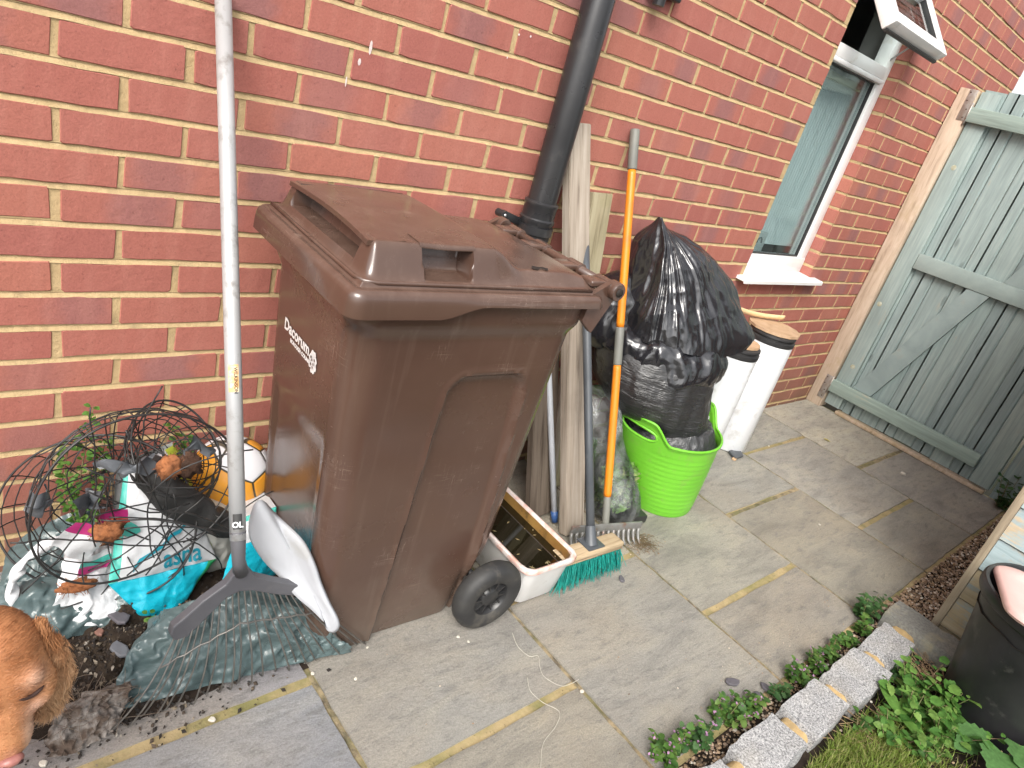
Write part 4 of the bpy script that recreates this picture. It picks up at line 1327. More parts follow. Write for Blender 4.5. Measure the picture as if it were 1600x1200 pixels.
mb = MB(); mb.add(*sack([(.56, 1.640, -.130, .08, .08), (.62, 1.635, -.128, .105, .10), (.70, 1.640, -.125, .105, .10), (.77, 1.650, -.122, .085, .085), (.815, 1.66, -.12, .05, .05), (.828, 1.66, -.12, .01, .01)], 120, 8.8, .010, 9, nv=60)); mb.build("side_bulge", M_SACK, rs)
TOPR = [[(1.585, -.28, .655), (1.64, -.37, .660), (1.74, -.425, .655), (1.92, -.430, .640), (2.09, -.400, .665), (2.08, -.24, .655), (1.88, -.06, .655), (1.66, -.10, .655)],
        [(1.595, -.275, .70), (1.64, -.355, .71), (1.742, -.408, .71), (1.915, -.418, .70), (2.115, -.395, .705), (2.10, -.22, .72), (1.89, -.055, .72), (1.665, -.095, .72)],
        [(1.605, -.265, .775), (1.645, -.325, .785), (1.745, -.362, .785), (1.90, -.365, .775), (2.075, -.330, .775), (2.085, -.20, .80), (1.90, -.05, .80), (1.67, -.09, .80)],
        [(1.625, -.245, .860), (1.655, -.280, .865), (1.74, -.300, .870), (1.87, -.298, .865), (2.035, -.270, .862), (2.055, -.17, .885), (1.90, -.05, .885), (1.68, -.08, .88)],
        [(1.650, -.21, .945), (1.668, -.225, .95), (1.72, -.232, .95), (1.80, -.225, .95), (1.900, -.195, .945), (1.91, -.13, .955), (1.80, -.06, .95), (1.68, -.09, .95)],
        [(1.672, -.165, 1.005), (1.680, -.170, 1.006), (1.695, -.170, 1.004), (1.715, -.165, 1.000), (1.735, -.150, .995), (1.735, -.13, .998), (1.71, -.11, 1.0), (1.685, -.12, 1.003)],
        [(1.680, -.144, 1.030), (1.683, -.146, 1.030), (1.686, -.146, 1.030), (1.689, -.144, 1.029), (1.690, -.140, 1.028), (1.689, -.136, 1.028), (1.685, -.134, 1.029), (1.681, -.137, 1.03)]]
TR = [catmull(r, 12, closed=True) for r in TOPR]
NR = len(TR[0])
COLS = [catmull([r[i] for r in TR], 14) for i in range(NR)]
NL = len(COLS[0])
def sheet_top(s_, t):
    q = s_ * NR; i = int(q) % NR; w_ = q - int(q)
    k_ = t * (NL - 1); j = min(int(k_), NL - 2); v_ = k_ - j
    p = COLS[i][j].lerp(COLS[i][j + 1], v_).lerp(COLS[(i + 1) % NR][j].lerp(COLS[(i + 1) % NR][j + 1], v_), w_)
    c_ = V(1.80, -.20, p.z - .05)
    d = (p - c_).normalized()
    a = 2 * math.pi * s_
    ql = V(math.cos(a) * 3.4, math.sin(a) * 3.4, t * 1.1)
    k_ = .0075 * ridg(ql, 1.0, 3.0, 2) + .010 * ridg((p.x, p.y, p.z * .7), 7, 5.0, 2) + .014 * nz(p, 7, 2) + .0012 * ridg(p, 30, 9, 1)
    k_ *= min(1, (1.035 - p.z) / .10 + .12)
    p = p + d * k_
    if p.y > -.012: p.y = -.012 + (p.y + .012) * .06
    return p
mb = MB(); mb.add(*grid(sheet_top, 288, 150, closed_u=True)); mb.build("gathered_top", M_SACK, rs)
ln_ = thing("bin_liner", "crumpled thin black liner bulging inside the green tub", "liner", (1.92, -.36, .2))
mb = MB()
def liner(s, t):
    a = 2 * math.pi * s
    c_ = TB.lerp(TT, .93)
    r_ = lerp(.194, .02, t)
    p = V(c_.x + r_ * math.cos(a), c_.y + r_ * math.sin(a), .300 + .050 * sm(0, .25, t))
    p.z += .018 * ridg(p, 14, 3.3, 4) * sm(0, .1, t)
    return p
mb.add(*grid(liner, 120, 40, closed_u=True)); mb.build("crumpled_film", mat_sack("grey_black_film", (.035, .036, .038), .30, 30), ln_)
# slack grey sack slumped between wall, broom and tub
def mat_clear():
    k = NT("clear_film")
    co = k.coord("Object")
    k.t.nodes.remove(k.b)
    tr = k.n("BsdfTransparent"); tr.inputs[0].default_value = (.93, .95, .94, 1)
    gl = k.n("BsdfGlossy"); gl.inputs["Roughness"].default_value = .12
    df = k.n("BsdfDiffuse"); df.inputs[0].default_value = (.62, .66, .66, 1)
    n1 = k.noise(co, 34, 5, .6, 1.0)
    bp_ = k.n("Bump"); bp_.inputs["Strength"].default_value = .6; bp_.inputs["Distance"].default_value = .01
    k.l(k.math('ABSOLUTE', k.math('SUBTRACT', n1, .5)), bp_.inputs["Height"])
    k.l(bp_.outputs[0], gl.inputs["Normal"])
    m1 = k.n("MixShader"); k.l(k.ramp(k.noise(co, 12, 5, .65), [(.42, .02), (.78, .30)]), m1.inputs[0]); k.l(tr.outputs[0], m1.inputs[1]); k.l(df.outputs[0], m1.inputs[2])
    m2 = k.n("MixShader"); lw = k.n("LayerWeight"); lw.inputs[0].default_value = .35; k.l(lw.outputs["Fresnel"], m2.inputs[0]); k.l(m1.outputs[0], m2.inputs[1]); k.l(gl.outputs[0], m2.inputs[2])
    k.l(m2.outputs[0], k.out.inputs[0])
    return k.m
M_CLEAR = mat_clear()
cb = thing("clear_bag", "clear plastic bag of green cuttings beside the lime tub", "bag", (1.64, -.37, 0))
mb = MB(); mb.add(*sack([(.012, 1.655, -.400, .05, .05), (.02, 1.655, -.400, .095, .085), (.07, 1.645, -.395, .105, .09), (.15, 1.625, -.365, .092, .082), (.22, 1.60, -.335, .078, .07), (.28, 1.575, -.29, .085, .075), (.36, 1.560, -.255, .088, .08), (.42, 1.555, -.235, .060, .055), (.445, 1.555, -.23, .02, .02)], 120, 4.4, .007, 12, nv=70)); mb.build("film", M_CLEAR, cb)
R_ = random.Random(12)
mb = MB()
for q in range(420):
    z = R_.uniform(.03, .19); a = R_.uniform(0, 6.28); rr_ = .075 * math.sqrt(R_.random())
    c_ = V(1.648 + rr_ * math.cos(a), -.392 + rr_ * math.sin(a) * .85 + z * .1, z)
    d_ = V(R_.gauss(0, 1), R_.gauss(0, 1), R_.gauss(0, 1)).normalized(); e_ = d_.orthogonal().normalized()
    l_ = R_.uniform(.010, .024)
    mb.add([c_ - d_ * l_, c_ + e_ * l_ * .45, c_ + d_ * l_, c_ - e_ * l_ * .45], [(0, 1, 2, 3)])
mb.build("cuttings", simple("cut_leaves", (.10, .20, .035), (.06, .12, .02), 40, .6, stain=((.30, .32, .14), 20, .5, .62)), cb, smooth=False)["kind"] = "stuff"
mb = MB(); mb.add(*box((1.675, -.425, .021), (.155, .115, .034), Matrix.Rotation(rad(-12), 3, 'Z'), .008)); mb.build("black_tray", M_HUB, cb, sharp=40)

# ------------------------------------------------------------------ two slim white pedal bins
M_WBIN = simple("white_enamel_drum", (.72, .74, .76), (.66, .68, .71), 4, .30, .03, 30, stain=((.40, .38, .35), 11, .56, .80))
M_CARD = mat_wood("brown_board", (.50, .33, .20), (.58, .40, .26), (.40, .26, .15), grain=(8, 8, 8), bump=.15)
def pedal_bin(c, r, h, label, disc):
    t = thing("pedal_bin", label, "bin", (c[0], c[1], 0), "slim white pedal bins by the wall")
    m = MB(); m.add(*lathe([(r * .96, .004), (r, .010), (r, h - .045), (r * .995, h - .043)], 48, (c[0], c[1], 0), cap0=True)); m.build("drum", M_WBIN, t, sharp=50)
    m = MB(); m.add(*lathe([(r * 1.005, h - .046), (r * 1.02, h - .040), (r * 1.02, h - .026), (r * .93, h - .022), (r * .93, h - .016), (r * 1.0, h - .012), (r * .99, h - .004), (r * .90, h), (.0001, h)], 48, (c[0], c[1], 0))); m.build("lid", M_SEAL, t, sharp=40)
    a = rad(-118)
    m = MB(); m.add(*prism([V(c[0] + r * .9 * math.cos(a) - .045, c[1] + r * .9 * math.sin(a), .012), V(c[0] + r * .9 * math.cos(a) + .045, c[1] + r * .9 * math.sin(a), .012), V(c[0] + r * 1.4 * math.cos(a) + .035, c[1] + r * 1.45 * math.sin(a), .006), V(c[0] + r * 1.4 * math.cos(a) - .035, c[1] + r * 1.45 * math.sin(a), .006)], (0, 0, 1), .008)); m.build("pedal", M_DPOLE, t, smooth=False)
    return t
pedal_bin((2.725, -.190), .105, .600, "taller white pedal bin against the wall under the window", True)
pedal_bin((2.400, -.215), .100, .570, "shorter white pedal bin half hidden by the black sack", True)
def board(name, pts, z, th, m, label, cat):
    mb = MB(); mb.add(*prism([V(x, y, z) for x, y in pts], (0, 0, 1), th)); o = mb.build(name, m, None, (pts[0][0], pts[0][1], z), smooth=False); return tag(o, label, cat)
board("wooden_board", [(2.725 + .125 * math.cos(a) + .02, -.175 + .118 * math.sin(a)) for a in np.linspace(0, 6.283, 14)[:-1]], .602, .012, M_CARD, "flat brown board lying on the taller white bin", "board")
board("wooden_disc", [(2.405 + .088 * math.cos(a), -.222 + .080 * math.sin(a)) for a in np.linspace(0, 6.283, 18)[:-1]], .572, .010, M_CARD, "thin brown disc lying on the shorter white bin", "disc")
mb = MB()
pth = [V(2.56, -.06, .645), V(2.66, -.075, .628), V(2.76, -.105, .622), V(2.86, -.15, .630)]
def stripf(s, t):
    q = catmull(pth, 10); p = q[min(int(s * (len(q) - 1) + .5), len(q) - 1)]
    return p + V(0, 0, .022 * t)
vs, fs = grid(stripf, 30, 2); mb.add(vs, fs)
so_ = mb.build("curved_batten", mat_wood("pale_strip", (.62, .44, .24), (.68, .50, .30), (.45, .30, .16), grain=(4, 30, 30), bump=.2), None, (2.7, -.09, .63))
sd = so_.modifiers.new("thick", 'SOLIDIFY'); sd.thickness = .006
tag(so_, "pale bent wooden strip resting on top of the taller white bin", "strip")
# ------------------------------------------------------------------ heap of garden rubbish by the wall
so_il = MB()
def soil_h(x, y):
    h = .085 * math.exp(-((x - .10) / .20) ** 2 - ((y + .26) / .13) ** 2) + .045 * math.exp(-((x - .08) / .16) ** 2 - ((y + .40) / .08) ** 2)
    h += .05 * math.exp(-((x - .25) / .15) ** 2 - ((y + .20) / .12) ** 2)
    return h * (1 + .35 * nz((x, y, 0), 30)) + .010 * nz((x, y, 1), 60) * sm(.004, .03, h) + .004 * nz((x, y, 3), 130) * sm(.004, .03, h) - .004
so_il.add(*grid(lambda s, t: (lerp(-.34, .52, s), lerp(-.56, -.01, t), soil_h(lerp(-.34, .52, s), lerp(-.56, -.01, t))), 200, 140))
tag(so_il.build("spilled_compost", M_SOIL), "dark compost spilled in front of the rubbish heap", "compost", kind="stuff")
R_ = random.Random(21)
bits = MB()
for q in range(2600):
    x, y = R_.gauss(.07, .13), R_.gauss(-.40, .085)
    if not (-.3 < x < .45 and -.62 < y < -.1): continue
    z = max(0.001, soil_h(x, y)) + .002
    r_ = R_.choice((.0015, .002, .003, .004, .006))
    d_ = V(R_.gauss(0, 1), R_.gauss(0, 1), R_.gauss(0, .5)).normalized(); e_ = d_.orthogonal().normalized(); f_ = d_.cross(e_)
    c_ = V(x, y, z)
    bits.add([c_ - d_ * r_ * 1.4, c_ + e_ * r_ * .7, c_ + d_ * r_, c_ - e_ * r_ * .8, c_ + f_ * r_ * .6, c_ - f_ * r_ * .6], [(0, 1, 4), (1, 2, 4), (2, 3, 4), (3, 0, 4), (1, 0, 5), (2, 1, 5), (3, 2, 5), (0, 3, 5)])
bk = NT("bark_bits"); gi = bk.n("NewGeometry")
bk.base(bk.ramp(gi.outputs["Random Per Island"], [(0, (.012, .009, .008)), (.6, (.035, .026, .02)), (.86, (.09, .065, .045)), (.96, (.22, .18, .13)), (1, (.34, .31, .27))])); bk.set(Roughness=.9)
tag(bits.build("compost_crumbs", bk.m, smooth=False), "loose bark crumbs and grit scattered over the compost", "crumbs", kind="stuff")

def film(corners, nu, nv, seed, amp, sc, wall=-.008, bow=None, floor=.003):
    """crumpled sheet of plastic through two rails of points (bottom, top)"""
    A, B = catmull(corners[0], 8), catmull(corners[1], 8)
    def at(P, s):
        q = s * (len(P) - 1); i = min(int(q), len(P) - 2); return P[i].lerp(P[i + 1], q - i)
    def f(s, t):
        a, b = at(A, s), at(B, s)
        p = a.lerp(b, t)
        if bow: p = p + V(*bow) * math.sin(math.pi * t)
        n_ = V(nz(p, sc, seed), nz(p, sc, seed + 5) - .3, .6)
        p = p + n_ * amp * ridg(p, sc, seed, 4) + V(.3, -.6, .4) * amp * .6 * ridg(p, sc * 2.7, seed + 3, 2)
        p.z = max(p.z, floor); p.y = min(p.y, wall)
        return p
    return grid(f, nu, nv)
def film_obj(mb, name, m, parent=None, loc=(0, 0, 0)):
    o = mb.build(name, m, parent, loc)
    return o
def mat_film(name, c1, c2, rough=.35, bs=24, sc=6):
    k = NT(name); co = k.coord("Object")
    k.base(k.ramp(k.noise(co, sc, 5), [(.35, c1), (.65, c2)]))
    k.l(k.ramp(k.noise(co, 9, 4), [(.3, rough - .08), (.7, rough + .12)]), k.b.inputs["Roughness"])
    k.bump(k.math('ABSOLUTE', k.math('SUBTRACT', k.noise(co, bs, 5, .6, 1.0), .5)), .45, .008)
    return k.m
M_GRNSACK = mat_film("grey_green_polythene", (.058, .090, .094), (.098, .138, .140), .24, 14)
M_WHT = mat_film("white_polythene", (.66, .67, .69), (.57, .59, .61), .40)
M_CYAN = mat_film("turquoise_polythene", (.010, .46, .60), (.008, .38, .52), .30)
M_TEALP = mat_film("mint_polythene", (.08, .50, .42), (.06, .42, .36), .35)
M_LIME = mat_film("lime_polythene", (.45, .52, .05), (.38, .46, .05), .35)
M_CREAM = mat_film("cream_polythene", (.58, .57, .50), (.48, .46, .38), .4)
cs_ = thing("compost_sack", "torn grey green plastic sack spread under the leaf rake", "sack", (.25, -.45, 0))
mb = MB(); mb.add(*film([[(-.015, -.500, .004), (.08, -.505, .006), (.20, -.520, .008), (.34, -.540, .008), (.475, -.555, .006)],
                         [(.095, -.395, .115), (.14, -.42, .165), (.24, -.43, .185), (.33, -.44, .165), (.455, -.50, .060)]], 110, 60, 3.1, .024, 8, bow=(0, -.010, .034)))
mb.build("front_flap", M_GRNSACK, cs_)
mb = MB(); mb.add(*film([[(-.165, -.300, .012), (-.07, -.318, .045), (.02, -.325, .055), (.10, -.315, .075)],
                         [(-.155, -.200, .13), (-.06, -.21, .135), (.03, -.22, .125), (.12, -.24, .14)]], 60, 34, 7.7, .018, 10, bow=(0, -.02, .015)))
mb.build("side_flap", M_GRNSACK, cs_)
mb = MB(); mb.add(*film([[(-.165, -.16, .006), (-.08, -.20, .015), (.0, -.2, .04)], [(-.10, -.05, .10), (-.03, -.05, .15), (.07, -.05, .18)]], 50, 50, 9.3, .020, 8, bow=(-.0, -.02, 0)))
mb.build("back_flap", M_GRNSACK, cs_)
mb = MB(); mb.add(*film([[(.33, -.535, .006), (.40, -.55, .006), (.50, -.565, .004)], [(.36, -.50, .085), (.42, -.52, .075), (.47, -.545, .035)]], 40, 24, 13.3, .016, 14, bow=(0, -.01, .02)))
mb.build("bunched_end", M_GRNSACK, cs_)
# felted roots and fibre at the foot of the heap
rf = thing("root_mat", "grey felted clump of old roots on the paving near the dog", "roots", (.0, -.50, 0))
mb = MB(); mb.add(*film([[(-.115, -.545, .003), (-.06, -.555, .004), (.0, -.540, .004), (.02, -.50, .006)], [(-.09, -.465, .022), (-.04, -.46, .034), (.02, -.46, .040), (.060, -.465, .040)]], 60, 40, 15.1, .020, 22, bow=(0, 0, .03)))
mb.build("felt", simple("root_felt", (.24, .215, .195), (.085, .06, .045), 26, .95, .8, 120, .006, lo=.42, hi=.58), rf)
mb = MB()
for q in range(90):
    c_ = V(R_.gauss(-.03, .03), R_.gauss(-.49, .035), R_.uniform(.01, .06)); p = [c_]
    d_ = V(R_.gauss(0, 1), R_.gauss(0, 1), R_.gauss(0, .4)).normalized() * .012
    for _ in range(4): d_ = (d_ + V(R_.gauss(0, .006), R_.gauss(0, .006), R_.gauss(0, .004))); p.append(p[-1] + d_); p[-1].z = max(.003, p[-1].z)
    mb.add(*tube(p, .0005, 3, caps=False))
mb.build("fibres", simple("fibre", (.12, .085, .06), (.24, .19, .15), 60, .9, 0), rf)["kind"] = "stuff"

# white carrier bag with its handle loop
cbag = thing("carrier_bag", "thin white carrier bag with open handle loop at heap's left", "bag", (-.02, -.24, .04))
loop = catmull([(-.118, -.235, .168), (-.10, -.23, .20), (-.06, -.225, .232), (-.01, -.215, .225), (.02, -.22, .175), (-.01, -.245, .115), (-.05, -.262, .085), (-.095, -.262, .090), (-.125, -.25, .120)], 8, closed=True)
mb = MB()
n_ = len(loop)
for i, p in enumerate(loop):
    w_ = .014 + .006 * math.sin(i * .5)
    inn = (V(-.05, -.24, .155) - p).normalized()
    mb.v += [tuple(p - inn * w_ * .3 + V(0, .012, 0)), tuple(p + V(0, -.006 - .004 * math.sin(i * 1.1), 0)), tuple(p + inn * w_ + V(0, .008, 0))]
for i in range(n_):
    j = (i + 1) % n_
    for a in (0, 1): mb.f.append((3 * i + a, 3 * j + a, 3 * j + a + 1, 3 * i + a + 1)); mb.m.append(0)
mb.build("handle", M_WHT, cbag)
mb = MB(); mb.add(*film([[(-.075, -.285, .072), (-.01, -.315, .070), (.05, -.330, .055), (.12, -.325, .045)], [(-.02, -.20, .19), (.02, -.20, .20), (.06, -.205, .18), (.12, -.215, .16)]], 60, 40, 19.3, .018, 9, bow=(0, -.03, .0)))
mb.build("pouch", M_WHT, cbag)

# printed sacks
def quad(a, b, c, d):
    a, b, c, d = V(*a), V(*b), V(*c), V(*d)
    return lambda s, t: a.lerp(b, s).lerp(d.lerp(c, s), t)
def soft(fn, nu, nv, amp, sc, seed, bulge=(0, 0, 0)):
    def f(s, t):
        p = fn(s, t)
        p = p + V(*bulge) * (4 * s * (1 - s)) ** .6 * (4 * t * (1 - t)) ** .6
        return p + V(.25 * nz(p, sc, seed), -.8, .35) * amp * ridg(p, sc, seed, 3) + V(0, -.5, .3) * amp * .35 * ridg(p, sc * 3, seed + 2, 2)
    return grid(f, nu, nv)
ps = thing("printed_sack", "white and turquoise printed plastic sack lying under the wire baskets", "sack", (.14, -.25, .02))
A, B, Cc, D, E_ = (.095, -.165, .345), (.205, -.125, .370), (.268, -.285, .142), (.038, -.305, .162), (.135, -.335, .022)
front = quad(D, Cc, B, A)
mb = MB()
vs, fs = soft(front, 60, 50, .007, 9, 2.2, (0, -.020, .030))
mb.add(vs, fs)
mb.m = [(1 if (q % 60) / 60 < .07 else 2 if ((q % 60) / 60 > .80 and q // 60 > 14) else 0) for q in range(len(fs))]
po = mb.build("front_panel", [M_WHT, M_TEALP, M_LIME], ps)
mb = MB()
vs, fs = soft(lambda s, t: V(*D).lerp(V(*Cc), s).lerp(V(*E_) + V(.020, 0, 0) * (s - .5), t ** 1.1), 56, 40, .009, 10, 2.2, (0, -.022, -.006))
mb.add(vs, fs)
TGR = mat_film("leaf_green_polythene", (.04, .34, .13), (.03, .26, .09), .32)
mb.m = [(1 if (q % 56) / 56 > .90 else 0) for q in range(len(fs))]
mb.build("folded_base", [M_CYAN, TGR], ps)
mb = MB(); mb.add(*soft(quad((.05, -.26, .06), (.25, -.22, .05), (.215, -.09, .355), (.09, -.12, .335)), 30, 30, .006, 9, 5.5, (0, .03, 0))); mb.build("back_panel", M_WHT, ps)
mb = MB(); mb.add(*soft(quad(Cc, (.25, -.22, .05), (.215, -.09, .355), B), 20, 30, .004, 9, 2.2, (.02, 0, 0))); mb.build("side_gusset", M_LIME, ps)
xd = (V(*Cc) - V(*D)).normalized(); yd = (V(*A) - V(*D)); yd = (yd - xd * yd.dot(xd)).normalized()
nn = xd.cross(yd)
def on_front_panel(p):
    o_ = p - V(*D)
    w_ = (V(*Cc) - V(*D)).length
    t_ = max(0, min(1, o_.dot(yd) / ((V(*A) + V(*B)) / 2 - V(*D)).dot(yd)))
    l_, r_ = front(0, t_), front(1, t_)
    s_ = max(0, min(1, (o_ - (l_ - V(*D))).dot(xd) / (r_ - l_).dot(xd)))
    q = front(s_, t_) + V(0, -.020, .030) * (4 * s_ * (1 - s_)) ** .6 * (4 * t_ * (1 - t_)) ** .6
    q = q + V(.25 * nz(q, 9, 2.2), -.8, .35) * .007 * ridg(q, 9, 2.2, 3) + V(0, -.5, .3) * .00245 * ridg(q, 27, 4.2, 2)
    return q + V(-.3, -.8, .55) * .0035
M_INK = simple("turquoise_ink", (.02, .34, .46), None, 20, .4, 0)
text_mesh("asna", .050, V(*D) + xd * .110 + yd * .006, xd, yd, M_INK, po, bend=on_front_panel, bold=.0008)
mb = MB()
sw = catmull([(.045, .012), (.075, .034), (.105, .044), (.125, .060), (.150, .062), (.165, .078)], 8)if False else [(.048, .012), (.062, .028), (.085, .036), (.110, .046), (.130, .062), (.150, .066), (.165, .080)]
for i in range(len(sw) - 1):
    a_, b_ = V(*D) + xd * sw[i][0] + yd * sw[i][1], V(*D) + xd * sw[i + 1][0] + yd * sw[i + 1][1]
    q = [on_front_panel(a_), on_front_panel(b_), on_front_panel(b_ + yd * .008), on_front_panel(a_ + yd * .008)]
    mb.add(q, [(0, 1, 2, 3)])
mb.build("printed_swoosh", M_INK, po, smooth=False)

ps2 = thing("printed_sack", "turquoise sack wedged between the leaf rake and brown bin", "sack", (.33, -.28, .02))
mb = MB()
vs, fs = soft(quad((.255, -.335, .055), (.418, -.315, .070), (.398, -.285, .262), (.318, -.285, .250)), 40, 44, .007, 10, 8.1, (0, -.02, .012))
mb.add(vs, fs); mb.m = [(1 if (.64 < (q // 40) / 44 < .92) else 2 if (q // 40) / 44 >= .92 else 0) for q in range(len(fs))]
mb.build("front_panel", [M_CYAN, M_WHT, M_TEALP], ps2)
mb = MB(); mb.add(*soft(quad((.27, -.22, .03), (.42, -.20, .03), (.405, -.20, .25), (.32, -.20, .24)), 24, 24, .006, 9, 8.1, (0, .02, 0))); mb.add(*soft(quad((.398, -.285, .262), (.405, -.20, .25), (.32, -.20, .24), (.318, -.285, .250)), 16, 16, .004, 9, 8.1)); mb.build("back_panel", M_WHT, ps2)
cr = thing("cream_sack", "cream plastic sack with dirty creases behind the rake pole", "sack", (.25, -.20, .02))
mb = MB()
mb.add(*soft(quad((.225, -.255, .075), (.335, -.245, .070), (.335, -.215, .225), (.180, -.205, .290)), 40, 40, .010, 9, 4.9, (0, -.025, .012)))
mb.add(*soft(quad((.180, -.205, .290), (.335, -.215, .225), (.35, -.10, .18), (.20, -.08, .24)), 30, 30, .008, 9, 4.9, (0, 0, .01)))
mb.build("sack_skin", simple("dirty_cream_film", (.60, .60, .56), (.50, .50, .46), 6, .4, .3, 30, .006, stain=((.13, .10, .065), 8, .52, .70)), cr)

# padded black roll
rl = MB()
pth = catmull([(.120, -.235, .415), (.150, -.250, .350), (.205, -.262, .292), (.270, -.268, .235), (.345, -.262, .190)], 10)
vs, fs = tube(pth, [.024 + .014 * math.sin(math.pi * (i / (len(pth) - 1)) ** .7) for i in range(len(pth))], 28)
vs = [p + V(nz(p, 30, 1), nz(p, 30, 4), nz(p, 30, 7)) * .007 for p in vs]
rl.add(vs, fs)
tag(rl.build("fabric_roll", simple("black_cloth", (.018, .018, .018), (.030, .029, .028), 14, .7, .5, 60, .004), None, (.22, -.25, .19)), "black fabric roll lying slantwise across the sacks below the ball", "roll")

# football
def mat_ball():
    k = NT("ball_cover"); co = k.coord("Object", rnd=False); co.node.inputs["Location"].default_value = (.31, .12, .47)
    v = k.n("TexVoronoi"); v.inputs["Scale"].default_value = 11.0; v.inputs["Randomness"].default_value = .8; k.l(co, v.inputs["Vector"])
    sx_ = k.n("SeparateColor"); k.l(v.outputs["Color"], sx_.inputs[0])
    v2 = k.n("TexVoronoi", feature='DISTANCE_TO_EDGE'); v2.inputs["Scale"].default_value = 11.0; v2.inputs["Randomness"].default_value = .8; k.l(co, v2.inputs["Vector"])
    col = k.ramp(sx_.outputs[0], [(0, (.78, .34, .03)), (.40, (.78, .79, .82))], 'CONSTANT')
    col = k.mix(k.ramp(v2.outputs["Distance"], [(.0, 1.0), (.018, 1.0), (.028, 0.0)]), col, (.05, .045, .03))
    col = k.mix(k.ramp(k.noise(co, 22, 5), [(.52, 0.0), (.8, .3)]), col, (.40, .36, .28))
    k.base(col); k.set(Roughness=.42)
    k.bump(k.ramp(v2.outputs["Distance"], [(0, 0.0), (.06, 1.0)]), .5, .004)
    return k.m
bl_ = MB(); bl_.add(*lathe([(.100 * math.sin(a), -.100 * math.cos(a)) for a in np.linspace(.001, math.pi - .001, 41)], 64, (.350, -.126, .258)))
tag(bl_.build("football", mat_ball(), None, (.350, -.126, .258)), "scuffed white and orange football wedged against the brown bin", "ball")

# wire hanging baskets
M_WIRE = simple("black_wire", (.016, .016, .017), (.028, .027, .026), 60, .42, .1)
def basket(c, axis, Rr, depth, label, seed, parts=True):
    t = thing("wire_basket", label, "basket", tuple(c), "hanging basket frames on the heap")
    X, Y, Z = frame_of(axis)
    c = V(*c); R_ = random.Random(seed)
    def P(a, k):       # k 0 rim .. 1 crown
        th = k * math.pi / 2
        w_ = 1 + .06 * math.sin(2 * a + seed) + .03 * math.sin(3 * a + 2 * seed)
        q = c + (X * math.cos(a) + Y * math.sin(a)) * Rr * math.cos(th) ** .8 * w_ + Z * (-depth * math.sin(th))
        q.y = min(q.y, -.012); return q
    m = MB(); m.add(*tube([P(a, 0) for a in np.linspace(0, 2 * math.pi, 73)[:-1]], .0024, 8, closed=True)); m.build("rim", M_WIRE, t)
    m = MB()
    for k_ in (.12, .26, .42, .58, .74, .90): m.add(*tube([P(a + .2, k_) + V(R_.gauss(0, .0012), R_.gauss(0, .0012), R_.gauss(0, .0012)) for a in np.linspace(0, 2 * math.pi, 49)[:-1]], .0014, 6, closed=True))
    m.build("hoops", M_WIRE, t)["kind"] = "stuff"
    m = MB()
    for i in range(20):
        a = 2 * math.pi * i / 20 + R_.gauss(0, .05); tw = R_.gauss(0, .16)
        m.add(*tube([P(a + tw * k_, k_) for k_ in np.linspace(0, .97, 12)], .0014, 6))
    m.build("ribs", M_WIRE, t)["kind"] = "stuff"
    return t
basket((.090, -.318, .385), (.10, -.97, .14), .188, .15, "upright black wire basket frame facing the camera on top", 1)
basket((.045, -.205, .262), (-.42, -.72, .42), .185, .14, "lower black wire basket frame tilted left against the wall", 2)
basket((.185, -.215, .420), (.25, -.55, .65), .105, .10, "small crushed wire basket frame near the football", 5)
tw_ = thing("tangled_wire", "tangle of bent black wire lying over the white sack", "wire", (.16, -.28, .30))
R_ = random.Random(44)
m = MB()
for q in range(26):
    a0 = R_.uniform(0, 6.28); p = V(R_.uniform(.0, .22), R_.uniform(-.345, -.27), R_.uniform(.20, .42)); d_ = V(math.cos(a0), R_.gauss(0, .15), math.sin(a0)) * .02
    pts = [p]
    for _ in range(11):
        d_ = Matrix.Rotation(R_.gauss(.05, .12), 3, 'Y') @ d_; pts.append(pts[-1] + d_)
    for p_ in pts: p_.z = max(.12, p_.z); p_.y = min(-.02, p_.y)
    m.add(*tube(pts, .0016, 6))
m.build("strands", M_WIRE, tw_)["kind"] = "stuff"
# coir and torn liner caught in the wires
def clump(c, r, n, seed, m, name, label, cat):
    R_ = random.Random(seed); mb = MB()
    c = V(*c)
    bm = bmesh.new(); bmesh.ops.create_icosphere(bm, subdivisions=3, radius=1)
    for v in bm.verts:
        p = v.co; v.co = V(p.x * r[0], p.y * r[1], p.z * r[2]) * (1 + .45 * nz(p, 2.1, seed) + .25 * nz(p, 6, seed)) + c
    bm.verts.index_update(); mb.add([v.co.copy() for v in bm.verts], [[v.index for v in f.verts] for f in bm.faces]); bm.free()
    for q in range(n):
        d_ = V(R_.gauss(0, 1), R_.gauss(0, 1), R_.gauss(0, 1)).normalized()
        p = c + V(d_.x * r[0], d_.y * r[1], d_.z * r[2]) * .85; e_ = V(R_.gauss(0, 1), R_.gauss(0, 1), R_.gauss(0, 1)).normalized() * .010
        mb.add(*tube([p, p + d_ * .004 + e_ * .5, p + d_ * .005 + e_], .0006, 3, caps=False))
    return tag(mb.build(name, m, None, tuple(c)), label, cat, "coir shreds in the baskets")
M_COIR = simple("coir", (.34, .125, .045), (.20, .075, .03), 50, .95, .7, 160, .004)
clump((.143, -.305, .440), (.022, .016, .026), 90, 1, M_COIR, "coir_shred", "rusty brown coir shred at the top of the baskets", "coir")
clump((.035, -.300, .300), (.030, .018, .022), 110, 2, M_COIR, "coir_shred", "rusty brown coir shred in the middle of the baskets", "coir")
clump((-.018, -.300, .175), (.036, .014, .012), 90, 3, M_COIR, "coir_shred", "flat rusty coir shred at the foot of the baskets", "coir")
